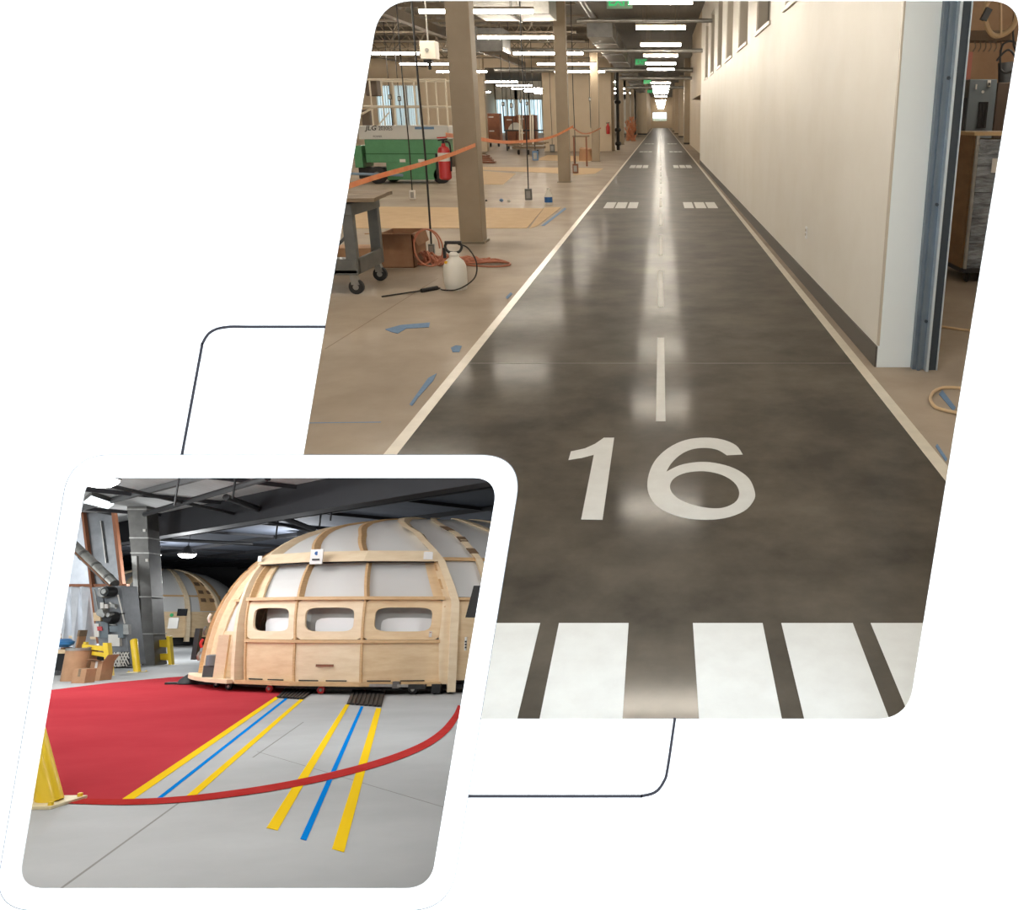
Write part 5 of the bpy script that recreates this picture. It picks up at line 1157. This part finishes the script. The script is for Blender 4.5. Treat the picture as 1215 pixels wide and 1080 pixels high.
# ------------------------------------------------------------------ cardboard at the left edge
p = rf(86, 808); s_ = p.y / rray(86, 808).y; t = thing('fibre_drum', 'brown fibre drum with a metal rim at the left edge', 'drum', p, None, M2); r_ = 12.5 / 1000 * s_; hh = 36 / 1000 * s_
MB().lathe(p, [(r_, 0), (r_, hh)], 22).build('drum_body', card, t); MB().lathe(p + V((0, 0, hh - .04)), [(r_ + .012, 0), (r_ + .012, .06), (r_ * .9, .06)], 22).build('rim', galv, t)
def carton(u0, u1, v0, v1, lab, dep, m=card, flaps=False, dy=0.0):
    y_ = rf((u0 + u1) / 2, v1).y + dy; a, b = ry(u0, v1, y_), ry(u1, v0, y_); z0 = max(0, a.z) if dy else 0
    t = thing('cardboard_carton', lab, 'box', ((a.x + b.x) / 2, y_ + dep / 2, 0), 'cardboard boxes at the workshop left edge', M2)
    MB().box((a.x, y_, 0), (b.x, y_ + dep, b.z)).build('box_body', m, t, bev=.008); MB().box(((a.x + b.x) / 2 - .03, y_ - .004, b.z - .18), ((a.x + b.x) / 2 + .03, y_ + dep, b.z + .004)).build('packing_tape', lbl_w if flaps else wood_o, t)
    if flaps:
        w_ = b.x - a.x
        MB().hexa([(a.x, y_, b.z), (b.x, y_, b.z), (b.x, y_ + .01, b.z), (a.x, y_ + .01, b.z), (a.x - .05, y_ - .16, b.z + .06), (b.x - .05, y_ - .16, b.z + .04), (b.x - .05, y_ - .15, b.z + .05), (a.x - .05, y_ - .15, b.z + .07)]).build('flap', card_d, t)
        MB().hexa([(b.x, y_, b.z), (b.x + .01, y_, b.z), (b.x + .01, y_ + dep, b.z), (b.x, y_ + dep, b.z), (b.x + .1, y_, b.z + .16), (b.x + .11, y_, b.z + .16), (b.x + .11, y_ + dep, b.z + .16), (b.x + .1, y_ + dep, b.z + .16)]).build('flap', card, t)
    return t
carton(104, 122, 785, 808, 'open cardboard box with raised flaps beside the yellow rail post', .5, card, True)
carton(84, 103, 794, 811, 'flat brown cardboard box in front of the fibre drum', .4)
carton(97, 107, 768, 803, 'dark brown tall box behind the drum', .4, card_d, dy=.6)
carton(83, 95, 748, 801, 'tall narrow leaning cardboard box standing behind the drum', .35, dy=1.3)
q = rf(74, 800); tag(MB().lathe(ry(76, 768, q.y + 1.0) , [(.12, 0), (.24, .08), (.26, .16), (.12, .24)], 14).build('blue_bag', bluebag, space=M2), 'blue bag on top of the clutter at the left edge', 'bag')
t = thing('pallet_jack', 'dark low pallet with timber under the clutter at the left edge', 'pallet', q, None, M2); 
MB().box((q.x - .6, q.y + .5, 0), (q.x + .3, q.y + 1.5, .55)).build('dark_crate', blk_m, t); MB().box((q.x - .6, q.y + .4, .55), (q.x + .25, q.y + 1.5, .66)).build('timber', ply, t); MB().bar((q.x - .5, q.y + .1, .06), (q.x + .3, q.y - .6, .06), .1, .1).build('skid', panel_d, t)
tag(MB().box(ry(68, 790, q.y + .9), ry(86, 768, q.y + 1.3)).build('crate', card_d, space=M2), 'dark cardboard crate under the blue bag', 'box')
# ------------------------------------------------------------------ lamps
def bay_lamp(p, lab, r_=.28, watts=None):
    t = thing('high_bay_lamp', lab, 'lamp', p, 'high bay lamps of the workshop', M2)
    MB().lathe(p, [(r_, 0), (r_ * 1.02, .04), (r_ * .55, .14), (r_ * .3, .3), (r_ * .12, .34)], 22).build('reflector', galv_d, t)
    MB().lathe(p, [(r_ * .2, -r_ * .42), (r_ * .6, -r_ * .34), (r_ * .88, -r_ * .16), (r_ * .95, .01)], 22).build('lens', lamp_e, t)
    top = min(WC, H2 + (.546 * p.y - 1.74) / .838)
    MB().tube([p + V((0, 0, .33)), V((p.x, p.y, top))], .015, 6).build('cable', blk_m, t)
    la = bpy.data.lights.new('bay_light', 'POINT'); la.shadow_soft_size = .25; la.energy = watts or BAY_W; la.color = (.96, .985, 1)
    lo = bpy.data.objects.new('bay_light', la); COL.objects.link(lo); lo.parent = t; lo.location = (0, 0, -.75)
bay_lamp(ry(222, 658, 34), 'round glowing lamp hanging in front of the dark wall', .34, 500)
bay_lamp(ry(118, 569, 20.5), 'big glowing lamp at the top left corner of the workshop', .46, 420)
for (x, y_, z_, w_, lab) in ((-2.6, 6.3, 2.85, 38, 'added fill lamp low over the concrete nearest the opening, right side'), (-5.6, 6.3, 2.85, 52, 'added fill lamp low over the yellow bollard, left side of the opening'), (-4.2, 11.5, 4.7, 330, 'added fill lamp above the tape lines'), (-10.5, 12.5, 4.8, 300, 'added fill lamp above the red floor'),
        (-9.8, 17.0, 4.85, 190, 'added fill lamp in front of the big dome'), (-1.2, 17, 4.85, 190, 'added fill lamp right of the big dome'), (-18, 17, 4.85, 620, 'added fill lamp left of the red floor'), (-24, 26, 4.85, 600, 'added fill lamp beside the foil enclosure'), (-17, 40, 4.85, 900, 'added fill lamp between the two domes'), (-27, 46, 4.85, 700, 'added fill lamp before the distant dome'), (-6, 42, 4.85, 400, 'added fill lamp behind the big dome')):
    bay_lamp(V((x, y_, z_)), lab, .28, w_)  # lamps of this list are added fill for the workshop
a, b = ry(99, 602, 24), ry(132, 590, 24); y_ = rf(116, 596, 5.3).y; 
tr = thing('troffer_light', 'rectangular glowing roof light panel left of the tall duct', 'light', rf(116, 596, 5.3), None, M2)
q = [rf(u, v, 5.3) for u, v in ((99, 597), (128, 604), (135, 599), (108, 590))]
MB().prism(q, (0, 0, .05)).build('lens', troff_e, tr); MB().prism([p + V((0, 0, .05)) for p in q], (0, 0, .15)).build('housing', galv_d, tr)
